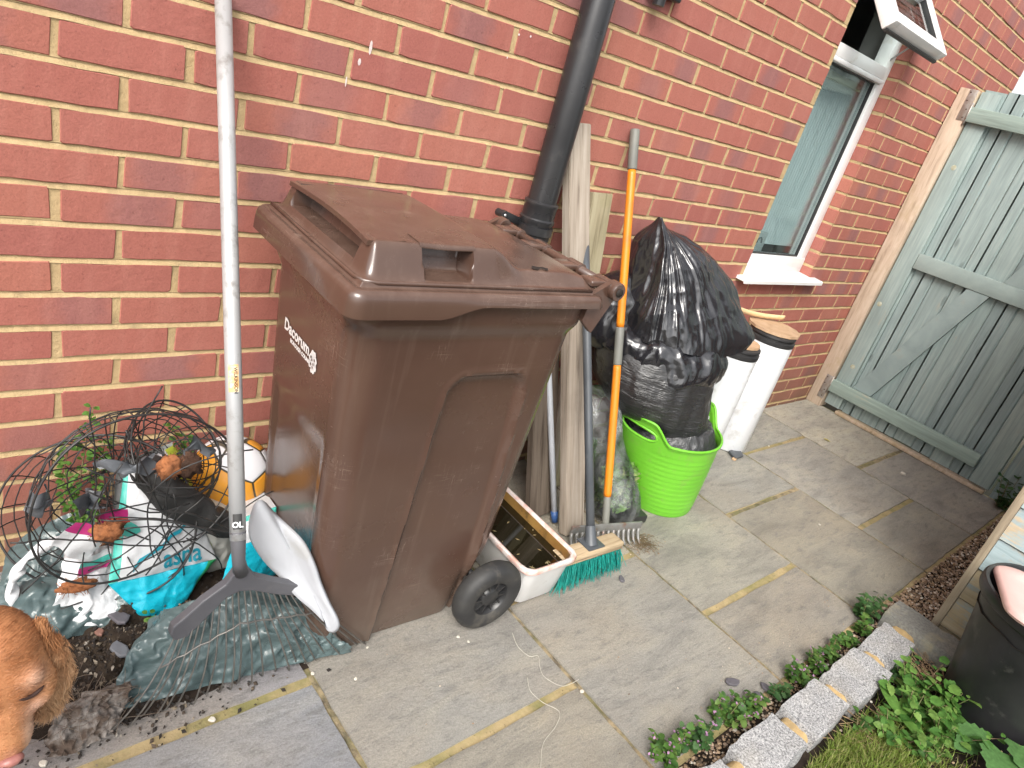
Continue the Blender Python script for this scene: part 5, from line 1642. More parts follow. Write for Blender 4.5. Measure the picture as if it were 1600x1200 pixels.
clump((.205, -.235, .385), (.030, .022, .030), 90, 6, simple("dark_coir", (.055, .03, .02), (.10, .05, .03), 40, .95, .7, 120, .004), "coir_shred", "dark matted coir lump beside the football", "coir")
def rag(c, s, seed, label):
    c = V(*c)
    mb = MB()
    def f(a, b):
        p = c + V((a - .5) * s[0], .015 * math.sin(a * 5 + seed), (b - .5) * s[1])
        p = p + V(nz(p, 40, seed), nz(p, 40, seed + 2), nz(p, 40, seed + 4)) * .022
        return p
    mb.add(*grid(f, 18, 18)); o = mb.build("liner_rag", mat_film("rag_film%d" % seed, (.055, .06, .068), (.10, .108, .12), .36), None, tuple(c))
    return tag(o, label, "rag", "torn liner on the baskets")
rag((-.078, -.292, .400), (.035, .050), 3, "small dark torn liner shred on the leftmost basket wires")
rag((.000, -.300, .385), (.045, .050), 5, "grey torn liner shred in the basket's upper left")
rag((.075, -.270, .430), (.085, .040), 8, "long grey liner shred in the basket's upper middle")
rag((.195, -.300, .475), (.050, .030), 12, "dark liner shred at the baskets' upper right rim")
def packet(c, s, cols, seed, label, rz):
    t = thing("seed_packet", label, "packet", c)
    c = V(*c); mb = MB()
    def f(a, b):
        p = V((a - .5) * s[0], .006 * math.sin(a * 4 + seed), (b - .5) * s[1]); p = Matrix.Rotation(rz, 3, 'Y') @ p + c
        return p + V(nz(p, 26, seed), nz(p, 26, seed + 3), nz(p, 26, seed + 6)) * .012
    vs, fs = grid(f, 20, 20); mb.add(vs, fs)
    mb.m = [0 if q // 20 < 9 else 1 if q // 20 < 14 else 2 for q in range(len(fs))]
    mb.build("wrapper", cols, t)
M_MAG = mat_film("magenta_print", (.42, .03, .17), (.34, .02, .13), .4)
M_REDP = mat_film("red_print", (.42, .06, .035), (.33, .04, .03), .4)
packet((-.005, -.262, .262), (.075, .075), [M_WHT, M_WHT, M_MAG], 2, "crumpled white and magenta packet inside the lower basket", .5)
packet((.062, -.268, .285), (.050, .080), [M_TEALP, M_REDP, M_MAG], 7, "crumpled red and green packet beside the white sack", -.4)
packet((.022, -.268, .195), (.060, .045), [M_MAG, M_TEALP, M_WHT], 11, "small pink and green wrapper low in the baskets", .2)

# pale grey plastic scoop leaning on the bin's front corner
sc_ = MB()
outl = [(0.2713, -0.4483, 0.4285), (0.3103, -0.4531, 0.3866), (0.3528, -0.5014, 0.3475), (0.3750, -0.5329, 0.2993), (0.3892, -0.5534, 0.2522), (0.4021, -0.5811, 0.2145), (0.4144, -0.6020, 0.1870), (0.4192, -0.6095, 0.1670), (0.4142, -0.6065, 0.1503), (0.4042, -0.5996, 0.1517), (0.3961, -0.5870, 0.1706), (0.3776, -0.5635, 0.1912), (0.3524, -0.5357, 0.2131), (0.3359, -0.5157, 0.2320), (0.3211, -0.4911, 0.2517), (0.2899, -0.4649, 0.2894), (0.2632, -0.4497, 0.3524)]
oo = catmull(outl, 4, closed=True)
cc_ = sum(oo, V(0, 0, 0)) / len(oo)
n_ = len(oo)
layers = []
for k_, (f_, d_) in enumerate(((1.0, .0), (.93, -.006), (.75, -.002), (.4, .010))):
    layers.append([cc_.lerp(p, f_) + V(.35, .75, .1) * d_ for p in oo])
vs, fs = loft(layers); sc_.add(vs, fs); sc_.f.append(tuple(3 * n_ + i for i in range(n_))); sc_.m.append(0)
sco = sc_.build("plastic_scoop", simple("pale_grey_plastic", (.40, .41, .435), (.35, .36, .385), 5, .42, .05, stain=((.33, .32, .30), 10, .55, .8)), None, (.40, -.50, .10))
sm_ = sco.modifiers.new("thick", 'SOLIDIFY'); sm_.thickness = .004
tag(sco, "pale grey curved plastic scoop leaning on the brown bin's front corner", "scoop")

# ------------------------------------------------------------------ leaf rake
lr = thing("leaf_rake", "wire leaf rake with pale metal pole leaning on the wall", "rake", (.22, -.53, 0))
M_ALU = simple("satin_aluminium", (.46, .46, .46), (.385, .39, .40), 9, .40, .06, 120, metal=.25, stretch=(1, 1, .25), stain=((.26, .245, .23), 30, .52, .70))
M_RHEAD = simple("charcoal_plastic", (.075, .075, .085), (.10, .10, .11), 10, .48, .1, rvar=.08, stain=((.16, .15, .14), 12, .58, .78))
M_TINE = simple("steel_tine", (.13, .125, .12), (.20, .19, .175), 40, .45, .1, metal=.6)
q0, q1 = V(.207, -.520, .413), V(.2685, -.0185, 1.335)
qd = (q1 - q0).normalized()
mb = MB(); mb.add(*tube([q0 - qd * .01, q0.lerp(q1, .33), q0.lerp(q1, .66), q1], [.0152, .0155, .0155, .0155], 28)); mb.build("pole", M_ALU, lr)
mb = MB(); mb.add(*tube([q0 + qd * .006, q0, q0 - qd * .05, V(.221, -.523, .318)], [.0158, .0150, .0125, .0150], 20)); mb.build("socket", M_RHEAD, lr)
Yr = -.520
ol = [(.098, .224), (.094, .204), (.104, .186), (.128, .186), (.160, .222), (.196, .262), (.221, .270), (.248, .262), (.300, .232), (.350, .208), (.366, .206), (.368, .220), (.350, .240), (.300, .268), (.252, .298), (.236, .322), (.221, .345), (.206, .322), (.192, .298), (.150, .270), (.118, .240)]
mb = MB(); mb.add(*prism([V(x, Yr - .010, z) for x, z in ol], (0, 1, 0), .020)); hd_o = mb.build("head", M_RHEAD, lr, smooth=False)
bv = hd_o.modifiers.new("bevel", 'BEVEL'); bv.width = .003; bv.segments = 2
NT_ = 23
rowp = []
for i in range(NT_):
    s_ = i / (NT_ - 1)
    if s_ < .46: a_ = V(lerp(.112, .221, s_ / .46), Yr, lerp(.196, .275, s_ / .46))
    else: a_ = V(lerp(.221, .360, (s_ - .46) / .54), Yr, lerp(.275, .215, (s_ - .46) / .54))
    tip = V(lerp(-.012, .548, s_) + .006 * math.sin(i * 7.3), -.528 - .016 * s_ + .008 * math.sin(i * 3.9), .004)
    midp = a_.lerp(tip, .55) + V(0, -.030, .004)
    kn = a_.lerp(tip, .92) + V(0, -.022, .003)
    mb = MB(); mb.add(*tube(catmull([a_ + V(0, 0, .012), a_.lerp(tip, .25) + V(0, -.016, 0), midp, kn, tip], 4), .0018, 6)); mb.build("tine", M_TINE, lr)
    rowp.append(a_.lerp(tip, .30) + V(0, -.019, 0))
mb = MB(); mb.add(*tube(rowp, .0022, 6)); mb.build("spreader_wire", M_TINE, lr)
# stickers on the pole
def sticker(f0, f1, half, m, name, centre=-1.15):
    mb = MB()
    xx, yy, _ = frame_of(qd)
    tc = (V(*CAM_POS) - q0.lerp(q1, (f0 + f1) / 2)); tc = (tc - qd * tc.dot(qd)).normalized()
    a0 = math.atan2(tc.dot(yy), tc.dot(xx)) + centre * 0
    mb.add(*grid(lambda s, t: q0.lerp(q1, lerp(f0, f1, t)) + (xx * math.cos(a0 + lerp(-half, half, s)) + yy * math.sin(a0 + lerp(-half, half, s))) * .0159, 12, 4))
    return mb.build(name, m, lr), xx, yy, a0
M_LBL = simple("orange_label", (.72, .40, .16), (.78, .62, .42), 60, .5, 0, lo=.45, hi=.6)
lo_, xx, yy, a0 = sticker(.262, .312, .62, M_LBL, "brand_label")
def wrap(p):      # flat text laid round the pole: local x along the pole (downwards), local y round it
    a = a0 + p.y / .0161
    return q0.lerp(q1, .310) - qd * p.x + (xx * math.cos(a) + yy * math.sin(a)) * .0163
M_INKB = simple("black_ink", (.03, .025, .02), None, 20, .6, 0)
text_mesh("WILKINSON", .0092, V(.003, .001, 0), V(1, 0, 0), V(0, 1, 0), M_INKB, lo_, bend=wrap, bold=.0002)
lo2, xx, yy, a0 = sticker(.012, .040, .55, simple("black_label", (.03, .03, .03), None, 30, .5), "size_label")
tcam = xx * math.cos(a0) + yy * math.sin(a0); tr_ = qd.cross(tcam)
if tr_.dot(RX) < 0: tr_ = -tr_
text_mesh("OL", .015, q0.lerp(q1, .016) + tcam * .0163 - tr_ * .010, tr_, qd, M_WHT, lo2, bold=.0006)

# ------------------------------------------------------------------ dog
dog = thing("dog", "ginger spaniel with wavy ear looking down at bottom left corner", "dog", (-.55, -.70, 0))
def ellip(bm, c, r, rot=None, seg=3):
    g_ = bmesh.ops.create_icosphere(bm, subdivisions=seg, radius=1)
    for v in g_["verts"]:
        p = V(v.co.x * r[0], v.co.y * r[1], v.co.z * r[2])
        if rot is not None: p = rot @ p
        v.co = p + V(*c)
def limb(bm, pts, rr):
    for i in range(len(pts) - 1):
        a, b = V(*pts[i]), V(*pts[i + 1])
        n = max(2, int((b - a).length / .018))
        for k_ in range(n + 1):
            t = k_ / n; r = lerp(rr[i], rr[i + 1], t)
            ellip(bm, a.lerp(b, t), (r, r, r), None, 2)
bm = bmesh.new()
HC = V(-.197, -.730, .477)                       # skull
mz = (V(-.190, -.800, .352) - HC).normalized()   # direction of the muzzle
side = V(1, .10, 0); side = (side - mz * side.dot(mz)).normalized(); up_ = side.cross(mz)
if up_.y > 0 and up_.z < 0: up_ = -up_
rm_ = Matrix((side, mz, up_)).transposed()
ellip(bm, HC, (.061, .076, .056), rm_)
ellip(bm, HC - mz * .022 + up_ * .012, (.055, .050, .050), rm_)
ellip(bm, HC + mz * .060 + up_ * .004, (.036, .045, .035), rm_)
ellip(bm, HC + mz * .092 - up_ * .000, (.033, .042, .031), rm_)
ellip(bm, HC + mz * .106 - up_ * .006, (.030, .028, .026), rm_)
for s_ in (-1, 1):
    ellip(bm, HC + mz * .094 - up_ * .010 + side * (.016 * s_), (.018, .032, .022), rm_)      # flews
    ellip(bm, HC + mz * .018 + up_ * .040 + side * (.027 * s_), (.020, .017, .016), rm_)      # brow
    ellip(bm, HC + mz * .038 + up_ * .004 + side * (.040 * s_), (.026, .040, .030), rm_)      # cheek
limb(bm, [HC - mz * .02, (-.27, -.715, .44), (-.36, -.705, .39)], [.052, .062, .085])
for c_, r_ in (((-.40, -.70, .37), (.11, .085, .105)), ((-.52, -.70, .37), (.13, .082, .098)), ((-.66, -.70, .38), (.13, .075, .085)), ((-.78, -.70, .38), (.10, .080, .090))):
    ellip(bm, c_, r_)
for s_ in (-1, 1):
    yy_ = -.70 + .055 * s_
    limb(bm, [(-.40, yy_, .32), (-.42, yy_, .20), (-.405, yy_, .09), (-.405, yy_, .028)], [.046, .032, .024, .024]); ellip(bm, (-.390, yy_, .020), (.034, .024, .021))
    limb(bm, [(-.78, yy_, .34), (-.74, yy_, .22), (-.82, yy_, .115), (-.80, yy_, .03)], [.062, .040, .023, .022]); ellip(bm, (-.785, yy_, .020), (.034, .024, .021))
limb(bm, [(-.86, -.70, .41), (-.93, -.70, .44), (-.99, -.70, .47)], [.024, .020, .012])
me = bpy.data.meshes.new("tmp"); bm.to_mesh(me); bm.free()
tmp = bpy.data.objects.new("tmp", me); COL.objects.link(tmp)
rmod = tmp.modifiers.new("r", 'REMESH'); rmod.mode = 'VOXEL'; rmod.voxel_size = .0062
smod = tmp.modifiers.new("s", 'SMOOTH'); smod.iterations = 7; smod.factor = .5
me2 = bpy.data.meshes.new_from_object(tmp.evaluated_get(bpy.context.evaluated_depsgraph_get()))
bpy.data.objects.remove(tmp)
dv = [v.co.copy() for v in me2.vertices]; df = [tuple(p.vertices) for p in me2.polygons]
bpy.data.meshes.remove(me2)
def coat(p):
    o_ = p - HC
    a, b, c = o_.dot(side), o_.dot(mz), o_.dot(up_)
    g_ = V(.40, .178, .075)
    g_ = g_.lerp(V(.36, .135, .05), sm(.02, .06, c) * .6)
    g_ = g_.lerp(V(.58, .30, .14), sm(.03, .055, abs(a)) * .6 * sm(-.05, .02, b))
    g_ = g_.lerp(V(.62, .40, .28), sm(.065, .100, b) * sm(.010, .024, abs(a)) * .95)          # pale flews
    g_ = g_.lerp(V(.66, .42, .30), .8 * math.exp(-((abs(a) - .036) / .014) ** 2 - ((b - .024) / .014) ** 2))
    g_ = g_.lerp(V(.64, .40, .30), .7 * math.exp(-((abs(a) - .034) / .014) ** 2 - ((b - .068) / .012) ** 2))
    g_ = g_.lerp(V(.16, .06, .03), .7 * math.exp(-((abs(a) - .030) / .015) ** 2 - ((b - .047) / .006) ** 2))   # pale patch over the eye
    g_ = g_.lerp(V(.50, .22, .16), sm(.10, .135, b) * sm(.012, .004, abs(a)) * .7)
    return g_ * (1 + .12 * nz(p, 60, 2))
kf = NT("ginger_coat"); vc = kf.n("VertexColor"); vc.layer_name = "Coat"
kf.l(vc.outputs[0], kf.b.inputs["Base Color"]); kf.set(Roughness=.72)
kf.bump(kf.noise(kf.coord("Object", rnd=False), 220, 4, .7), .5, .003)
def paint(o, fn):
    at_ = o.data.color_attributes.new("Coat", 'FLOAT_COLOR', 'POINT')
    d_ = OFF[o.name]
    for i, v in enumerate(o.data.vertices):
        c = fn(v.co + d_); at_.data[i].color = (c.x, c.y, c.z, 1)
mb = MB(); mb.add(dv, df); bo = mb.build("body", kf.m, dog); paint(bo, coat)
# ears: long soft lobes hanging beside the face
earf = []
for s_ in (-1, 1):
    mb = MB()
    r0 = HC + side * (.054 * s_) + V(0, -.002, .052)
    e_out = (side * s_ * .92 + up_ * .40).normalized()
    def ear(a, b, s_=s_, r0=r0, e_out=e_out):
        ang = 2 * math.pi * a
        prof = (math.sin(math.pi * min(1, (b * .94 + .03))) ** .55)
        w_ = (.013 + .011 * sm(.05, .6, b)) * prof; th = .012 * prof
        c_ = r0 + V(0, -.010 * b, -.175 * b) + side * (s_ * (.012 * math.sin(b * 2.5)))
        wave = 1 + .16 * math.sin(b * 17 + 3 * math.cos(ang)) + .10 * math.sin(b * 31)
        return c_ + side * (s_ * math.cos(ang) * w_ * wave) + (up_ * .8 + V(0, -.2, 0)) * (math.sin(ang) * th * wave)
    vs, fs = grid(ear, 30, 44, closed_u=True)
    mb.add(vs, fs)
    eo = mb.build("ear", kf.m, dog)
    ecol = lambda p, r0=r0: V(.42, .19, .08).lerp(V(.58, .37, .21), max(0, min(1, sm(-.015, -.10, (p - r0).z) * .75 + .45 * nz(p, 45, 1)))).lerp(V(.30, .13, .06), max(0, .6 * nz(p, 70, 8)))
    paint(eo, ecol); earf.append((vs, s_, ecol))
# coat hair
R_ = random.Random(9)
hair = MB(); hcol = []
def strand(p, d, L, w_, c):
    n_ = d.orthogonal().normalized()
    n_ = Matrix.Rotation(R_.uniform(0, 6.28), 3, d) @ n_
    e = V(R_.gauss(0, 1), R_.gauss(0, 1), R_.gauss(0, 1)) * L * .12
    a, b, t = p, p + d * L * .55 + e * .5, p + d * L + e + V(0, 0, -L * .2)
    hair.add([a - n_ * w_, a + n_ * w_, b + n_ * w_ * .7, b - n_ * w_ * .7, t], [(0, 1, 2, 3), (3, 2, 4)])
    k_ = R_.uniform(.8, 1.2)
    hcol.extend([c * k_] * 5)
faces = [f for f in df if (dv[f[0]] - HC).length < .165]
for q in range(30000):
    f = R_.choice(faces)
    p = dv[f[0]].lerp(dv[f[2]], R_.random()).lerp(dv[f[1]], R_.random() * .5)
    n_ = (dv[f[1]] - dv[f[0]]).cross(dv[f[2]] - dv[f[0]]).normalized()
    b = (p - HC).dot(mz)
    if b > .118 and abs((p - HC).dot(side)) < .016: continue
    flow = (-mz * .6 + V(0, 0, -.5) + side * math.copysign(.4, (p - HC).dot(side)))
    d = (flow - n_ * flow.dot(n_)).normalized() * .96 + n_ * .16
    strand(p, d.normalized(), R_.uniform(.005, .010) * (.5 if b > .06 else 1), .00026, coat(p))
for vs, s_, ecol in earf:
    for q in range(15000):
        p = R_.choice(vs) + V(R_.gauss(0, .0022), R_.gauss(0, .0022), R_.gauss(0, .0022))
        ph = p.z * 150 + 9 * nz(p, 25, 3)
        d = V(0, 0, -1) + side * (.55 * math.sin(ph) + R_.gauss(0, .10)) + up_ * (.30 * math.cos(ph) + R_.gauss(0, .10))
        strand(p, d.normalized(), R_.uniform(.008, .020), .00034, ecol(p))
kh = NT("ginger_hair"); vc = kh.n("VertexColor"); vc.layer_name = "Coat"; kh.l(vc.outputs[0], kh.b.inputs["Base Color"]); kh.set(Roughness=.55)
ho = hair.build("fur", kh.m, dog, smooth=False)
at_ = ho.data.color_attributes.new("Coat", 'FLOAT_COLOR', 'POINT')
at_.data.foreach_set("color", np.array([(c.x, c.y, c.z, 1) for c in hcol], dtype=np.float32).ravel())
ho["kind"] = "stuff"
# nose leather, closed eyelids
M_NOSE = simple("pink_nose", (.36, .15, .125), (.22, .085, .075), 60, .38, .3, 300, .001)
mb = MB(); bm = bmesh.new(); ellip(bm, HC + mz * .129 + up_ * .014, (.0150, .0085, .0115), rm_); bm.verts.index_update()
mb.add([v.co.copy() for v in bm.verts], [[v.index for v in f.verts] for f in bm.faces]); bm.free(); no = mb.build("nose", M_NOSE, dog)
mb = MB()
for s_ in (-1, 1): mb.add(*lathe([(.0001, .0014), (.0034, .0008), (.0046, -.002)], 10, HC + mz * .1345 + up_ * .0205 + side * (.0082 * s_), (mz + up_ * .8)))
mb.build("nostrils", simple("nostril", (.03, .012, .012), None, 20, .5), no)
from mathutils.bvhtree import BVHTree
bvh = BVHTree.FromPolygons(dv, df)
M_LID = simple("eyelid_dark", (.05, .024, .018), None, 20, .5)
for s_ in (-1, 1):
    mb = MB(); pts = []
    for a in np.linspace(-.015, .015, 11):
        q = HC + mz * (.042 + .10 * a * s_ * -1 + .006 * math.cos(a / .015 * 1.4)) + side * (s_ * (.030 + a)) + up_ * .12
        hit = bvh.ray_cast(q, -up_)[0]
        pts.append((hit if hit else q - up_ * .085) + up_ * .0012)
    mb.add(*tube(pts, [.0008, .0016, .0024, .0028, .0030, .0032, .0030, .0028, .0024, .0016, .0008], 8)); mb.build("eyelid", M_LID, dog)
# ------------------------------------------------------------------ flower bed, gravel, plants
fb = MB()
fb.add(*grid(lambda s, t: (lerp(.2, 2.34, s), lerp(-3.0, -1.340, t), -.004 + .010 * nz((s * 2.2, t * 1.7, 0), 14) + .006 * nz((s * 2.2, t * 1.7, 2), 40)), 150, 110))
fb.add(*grid(lambda s, t: (lerp(.2, 4.02, s), lerp(-1.352, -1.178, t), -.013 + .004 * nz((s * 3.8, t * .2, 0), 30)), 200, 12))
tag(fb.build("flower_bed", M_SOIL), kind="structure")
R_ = random.Random(31)
gv = MB()
def pebble(mb, c, r, R_):
    a = R_.uniform(0, 3.14); sx, sy, sz = r * R_.uniform(.8, 1.5), r * R_.uniform(.6, 1.0), r * R_.uniform(.4, .8)
    ca, sa = math.cos(a), math.sin(a)
    pts = [(1, 0, 0), (.5, .85, .1), (-.5, .8, -.1), (-1, 0, .1), (-.5, -.85, 0), (.5, -.8, .1)]
    vs = [V(*c) + V((x * ca - y * sa) * sx, (x * sa + y * ca) * sy, z * sz) for x, y, z in pts]
    vs.append(V(*c) + V(.1 * sx, .1 * sy, sz)); vs.append(V(*c) - V(0, 0, sz))
    mb.add(vs, [(i, (i + 1) % 6, 6) for i in range(6)] + [((i + 1) % 6, i, 7) for i in range(6)])
for q in range(5200):
    x = 2.22 + 1.8 * R_.random() ** 1.3; y = R_.uniform(-1.335, -1.186)
    if x < 2.30 and y < -1.20 : continue
    pebble(gv, (x, y, R_.uniform(-.010, .002)), R_.choice((.003, .004, .005, .006, .008)), R_)
for q in range(1500):
    x, y = R_.uniform(.7, 2.25), R_.uniform(-1.245, -1.190)
    pebble(gv, (x, y, R_.uniform(-.014, -.004)), R_.choice((.002, .003, .004, .006)), R_)
for q in range(700):
    x, y = R_.uniform(.9, 2.3), R_.uniform(-1.75, -1.36)
    pebble(gv, (x, y, R_.uniform(.0, .008)), R_.choice((.002, .003, .005)), R_)
kg = NT("pea_gravel"); gi = kg.n("NewGeometry")
kg.base(kg.ramp(gi.outputs["Random Per Island"], [(0, (.10, .07, .05)), (.3, (.24, .155, .09)), (.55, (.36, .25, .155)), (.8, (.30, .22, .17)), (.92, (.55, .46, .36)), (1, (.62, .58, .52))], 'LINEAR')); kg.set(Roughness=.75)
tag(gv.build("gravel", kg.m, smooth=False), "brown pea gravel strip between the paving and the shed", "gravel", kind="stuff")

def leaf(mb, c, d, n, L, W, lobes=0, fold=.25, m=0):
    """one leaf: base c, direction d, upper-side normal n"""
    d = d.normalized(); s = d.cross(n).normalized(); n = s.cross(d)
    if lobes == 0: prof = [(0, .0), (.22, .75), (.5, 1.0), (.8, .62), (1.0, 0)]
    elif lobes == 1: prof = [(0, .25), (-.08, .7), (.15, 1.0), (.32, .82), (.45, 1.0), (.62, .72), (.74, .80), (.88, .38), (1.0, 0)]
    else: prof = [(0, .12), (-.06, .60), (.10, .98), (.20, .80), (.34, 1.08), (.46, .86), (.58, .96), (.70, .62), (.80, .60), (.92, .26), (1.0, 0)]
    mid, lft, rgt = [], [], []
    for t, w_ in prof:
        b = c + d * (max(0, t) * L) + n * (-.18 * L * t * t)
        mid.append(b); e = fold * w_ * W
        off = d * (min(0, t) * L)
        lft.append(b + off + s * (w_ * W) + n * e); rgt.append(b + off - s * (w_ * W) + n * e)
    k = len(prof); vs = mid + lft + rgt; fs = []
    for i in range(k - 1):
        fs.append((i, i + 1, k + i + 1, k + i)); fs.append((i + 1, i, 2 * k + i, 2 * k + i + 1))
    mb.add(vs, fs, m)
def mat_leaf(name, c1, c2, c3, rough=.5):
    k = NT(name); gi = k.n("NewGeometry")
    col = k.ramp(gi.outputs["Random Per Island"], [(0, c1), (.5, c2), (1, c3)])
    col = k.mix(1.0, col, k.ramp(k.noise(k.coord("Object"), 90, 4), [(.3, .75), (.7, 1.2)]), 'MULTIPLY')
    k.base(col); k.set(Roughness=rough)
    k.b.inputs["Specular IOR Level"].default_value = .35
    tl = k.n("BsdfTranslucent"); k.l(col, tl.inputs[0])
    mx = k.n("MixShader"); mx.inputs[0].default_value = .28
    k.l(k.b.outputs[0], mx.inputs[1]); k.l(tl.outputs[0], mx.inputs[2]); k.l(mx.outputs[0], k.out.inputs[0])
    k.bump(k.noise(k.coord("Object"), 130, 3), .4, .002)
    return k.m
M_LF1 = mat_leaf("weed_leaf", (.038, .095, .022), (.080, .170, .032), (.140, .225, .055))
M_LF2 = mat_leaf("dark_weed_leaf", (.030, .085, .022), (.050, .115, .035), (.075, .150, .050))
M_LF3 = mat_leaf("bed_leaf", (.050, .135, .026), (.095, .215, .040), (.180, .290, .070))
M_LF4 = mat_leaf("big_leaf", (.060, .150, .045), (.080, .180, .055), (.10, .2, .06))
M_STEM = simple("plant_stem", (.13, .16, .05), (.16, .10, .06), 30, .7, 0)
M_PUR = simple("purple_flower", (.24, .12, .22), (.30, .17, .27), 50, .6, 0)
def weed(c, r, h, n, seed, label, group, mleaf, size=(.010, .018), lobes=1, flowers=0, stems=9, name="weed_clump", cat="weed", squash=(1, 1)):
    R_ = random.Random(seed)
    t = thing(name, label, cat, (c[0], c[1], 0), group)
    fo, st, fl = MB(), MB(), MB()
    for q in range(stems):
        a = R_.uniform(0, 6.28); rr_ = r * math.sqrt(R_.random())
        out_ = R_.choice((.7, 1.0, 1.0, 1.45))
        tip = V(c[0] + rr_ * out_ * math.cos(a) * squash[0], c[1] + rr_ * out_ * math.sin(a) * squash[1], h * R_.uniform(.25, 1.15))
        b = V(c[0] + rr_ * .3 * math.cos(a), c[1] + rr_ * .3 * math.sin(a), -.008)
        st.add(*tube([b, b.lerp(tip, .5) + V(0, 0, .006), tip], [.0016, .0013, .0009], 5))
        k_ = max(3, n // stems)
        for j in range(k_):
            f_ = (j + 1) / k_; p = b.lerp(tip, f_) + V(0, 0, .006 * math.sin(f_ * 3))
            az = j * 2.4 + R_.uniform(-.4, .4)
            d = V(math.cos(az), math.sin(az), R_.uniform(-.35, .7)); L = R_.uniform(size[0] * .6, size[1] * 1.1)
            if p.z + d.z * L < .004: d.z = .2
            leaf(fo, p + d * .004, d, V(-d.x * .4 + R_.gauss(0, .25), -d.y * .4 + R_.gauss(0, .25), 1), L, L * R_.uniform(.32, .55), lobes, R_.uniform(.05, .4))
        for j in range(flowers):
            p = tip + V(R_.gauss(0, .004), R_.gauss(0, .004), R_.uniform(-.01, .006))
            d = V(R_.gauss(0, 1), R_.gauss(0, 1), .7)
            leaf(fl, p, d, V(0, 0, 1), .008, .003)
    fo.build("leaves", M_LF1 if mleaf is None else mleaf, t)["kind"] = "stuff"; st.build("stems", M_STEM, t)["kind"] = "stuff"
    if flowers: fl.build("flowers", M_PUR, t)["kind"] = "stuff"
    return t
GW = "weeds between the paving and the setts"
ordn = ["nearest", "second", "third", "fourth", "fifth", "sixth", "seventh", "eighth", "ninth", "tenth", "eleventh"]
spots = [(1.035, -1.155, .075, .070, 170, 1), (1.150, -1.180, .065, .055, 130, 1), (1.255, -1.170, .070, .062, 150, 1), (1.365, -1.180, .060, .050, 120, 1), (1.500, -1.200, .040, .035, 70, 0),
         (1.610, -1.195, .060, .055, 130, 1), (1.715, -1.200, .052, .045, 110, 1), (1.820, -1.205, .045, .038, 90, 0), (1.930, -1.208, .042, .036, 90, 0), (2.050, -1.200, .040, .036, 80, 0), (2.150, -1.175, .066, .080, 200, 0)]
for i, (x, y, r, h, n, f) in enumerate(spots):
    last = i == len(spots) - 1
    weed((x, y), r, h, n, 60 + i, "bushy dark green weed at the far end of the granite setts" if last else "%s weed clump along the setts counting from the near end" % ordn[i], GW,
         M_LF2 if i in (1, 4, 10) else M_LF1, (.012, .020) if not last else (.014, .026), 1 if not last else 0, 3 if f else 0, stems=max(7, n // 12), squash=(1.0, .62))
GB = "leafy plants in the flower bed"
bed = [((1.93, -1.425), .085, .085, 110, (.022, .036), 2, M_LF3, "bright lobed plant growing against the black tub"),
       ((1.80, -1.465), .090, .090, 130, (.022, .038), 2, M_LF3, "bright lobed plant in the middle of the flower bed"),
       ((1.66, -1.460), .070, .060, 90, (.018, .030), 2, M_LF3, "low lobed plant nearest the middle setts"),
       ((1.86, -1.530), .095, .085, 130, (.022, .040), 2, M_LF3, "lush lobed plant in front of the black tub"),
       ((1.70, -1.540), .080, .060, 100, (.016, .028), 2, M_LF1, "small leaved plant among the grass at bottom edge"),
       ((1.955, -1.372), .040, .045, 60, (.014, .022), 1, M_LF2, "small weed between the last setts and the tub"),
       ((1.585, -1.392), .030, .045, 30, (.016, .026), 0, M_LF1, "thin weed sprouting beside the third mortar joint"),
       ((1.985, -1.500), .060, .090, 60, (.030, .045), 2, M_LF3, "tall lobed leaves in front of the black tub's side")]
for i, (c, r, h, n, sz, lb, m, label) in enumerate(bed):
    weed(c, r, h, int(n * 1.3), 200 + i, label, GB, m, (sz[0] * .75, sz[1] * .85), lb, 0, stems=max(8, n // 7), name="bed_plant", cat="plant")
# broad leaves: each one a part
bp_ = thing("broad_leaf_plant", "plant with large dark crinkled leaves at the bottom corner", "plant", (1.80, -1.66, 0))
for (c, d, L, W) in (((1.86, -1.655, .075), V(-.85, -.2, .05), .12, .055), ((1.88, -1.62, .06), V(-.4, .7, .05), .085, .038), ((1.93, -1.68, .085), V(-.7, -.55, .05), .13, .055), ((1.85, -1.60, .05), V(-.9, .35, .02), .07, .030)):
    mb = MB(); leaf(mb, V(*c), d, V(-.15, -.1, 1), L, W, 2, .12); mb.build("leaf", M_LF4, bp_)
mb = MB()
for (c, e) in (((1.86, -1.655, .075), (1.90, -1.66, .0)), ((1.88, -1.62, .06), (1.90, -1.65, 0)), ((1.93, -1.68, .085), (1.91, -1.67, 0)), ((1.85, -1.60, .05), (1.90, -1.65, 0))): mb.add(*tube([e, V(*e).lerp(V(*c), .6) + V(0, 0, .012), c], .003, 6))
mb.build("stems", M_STEM, bp_)["kind"] = "stuff"
bl2 = thing("dock_leaves", "long pale dock leaves lying beside the granite setts", "plant", (1.78, -1.40, 0))
for (c, d, L, W) in (((1.735, -1.435, .04), V(.55, .75, .25), .11, .022), ((1.745, -1.440, .035), V(-.2, -.8, .1), .10, .022), ((1.74, -1.43, .04), V(.9, -.1, .2), .08, .02)):
    mb = MB(); leaf(mb, V(*c), d, V(0, 0, 1), L, W, 0, .2); mb.build("leaf", M_LF3, bl2)
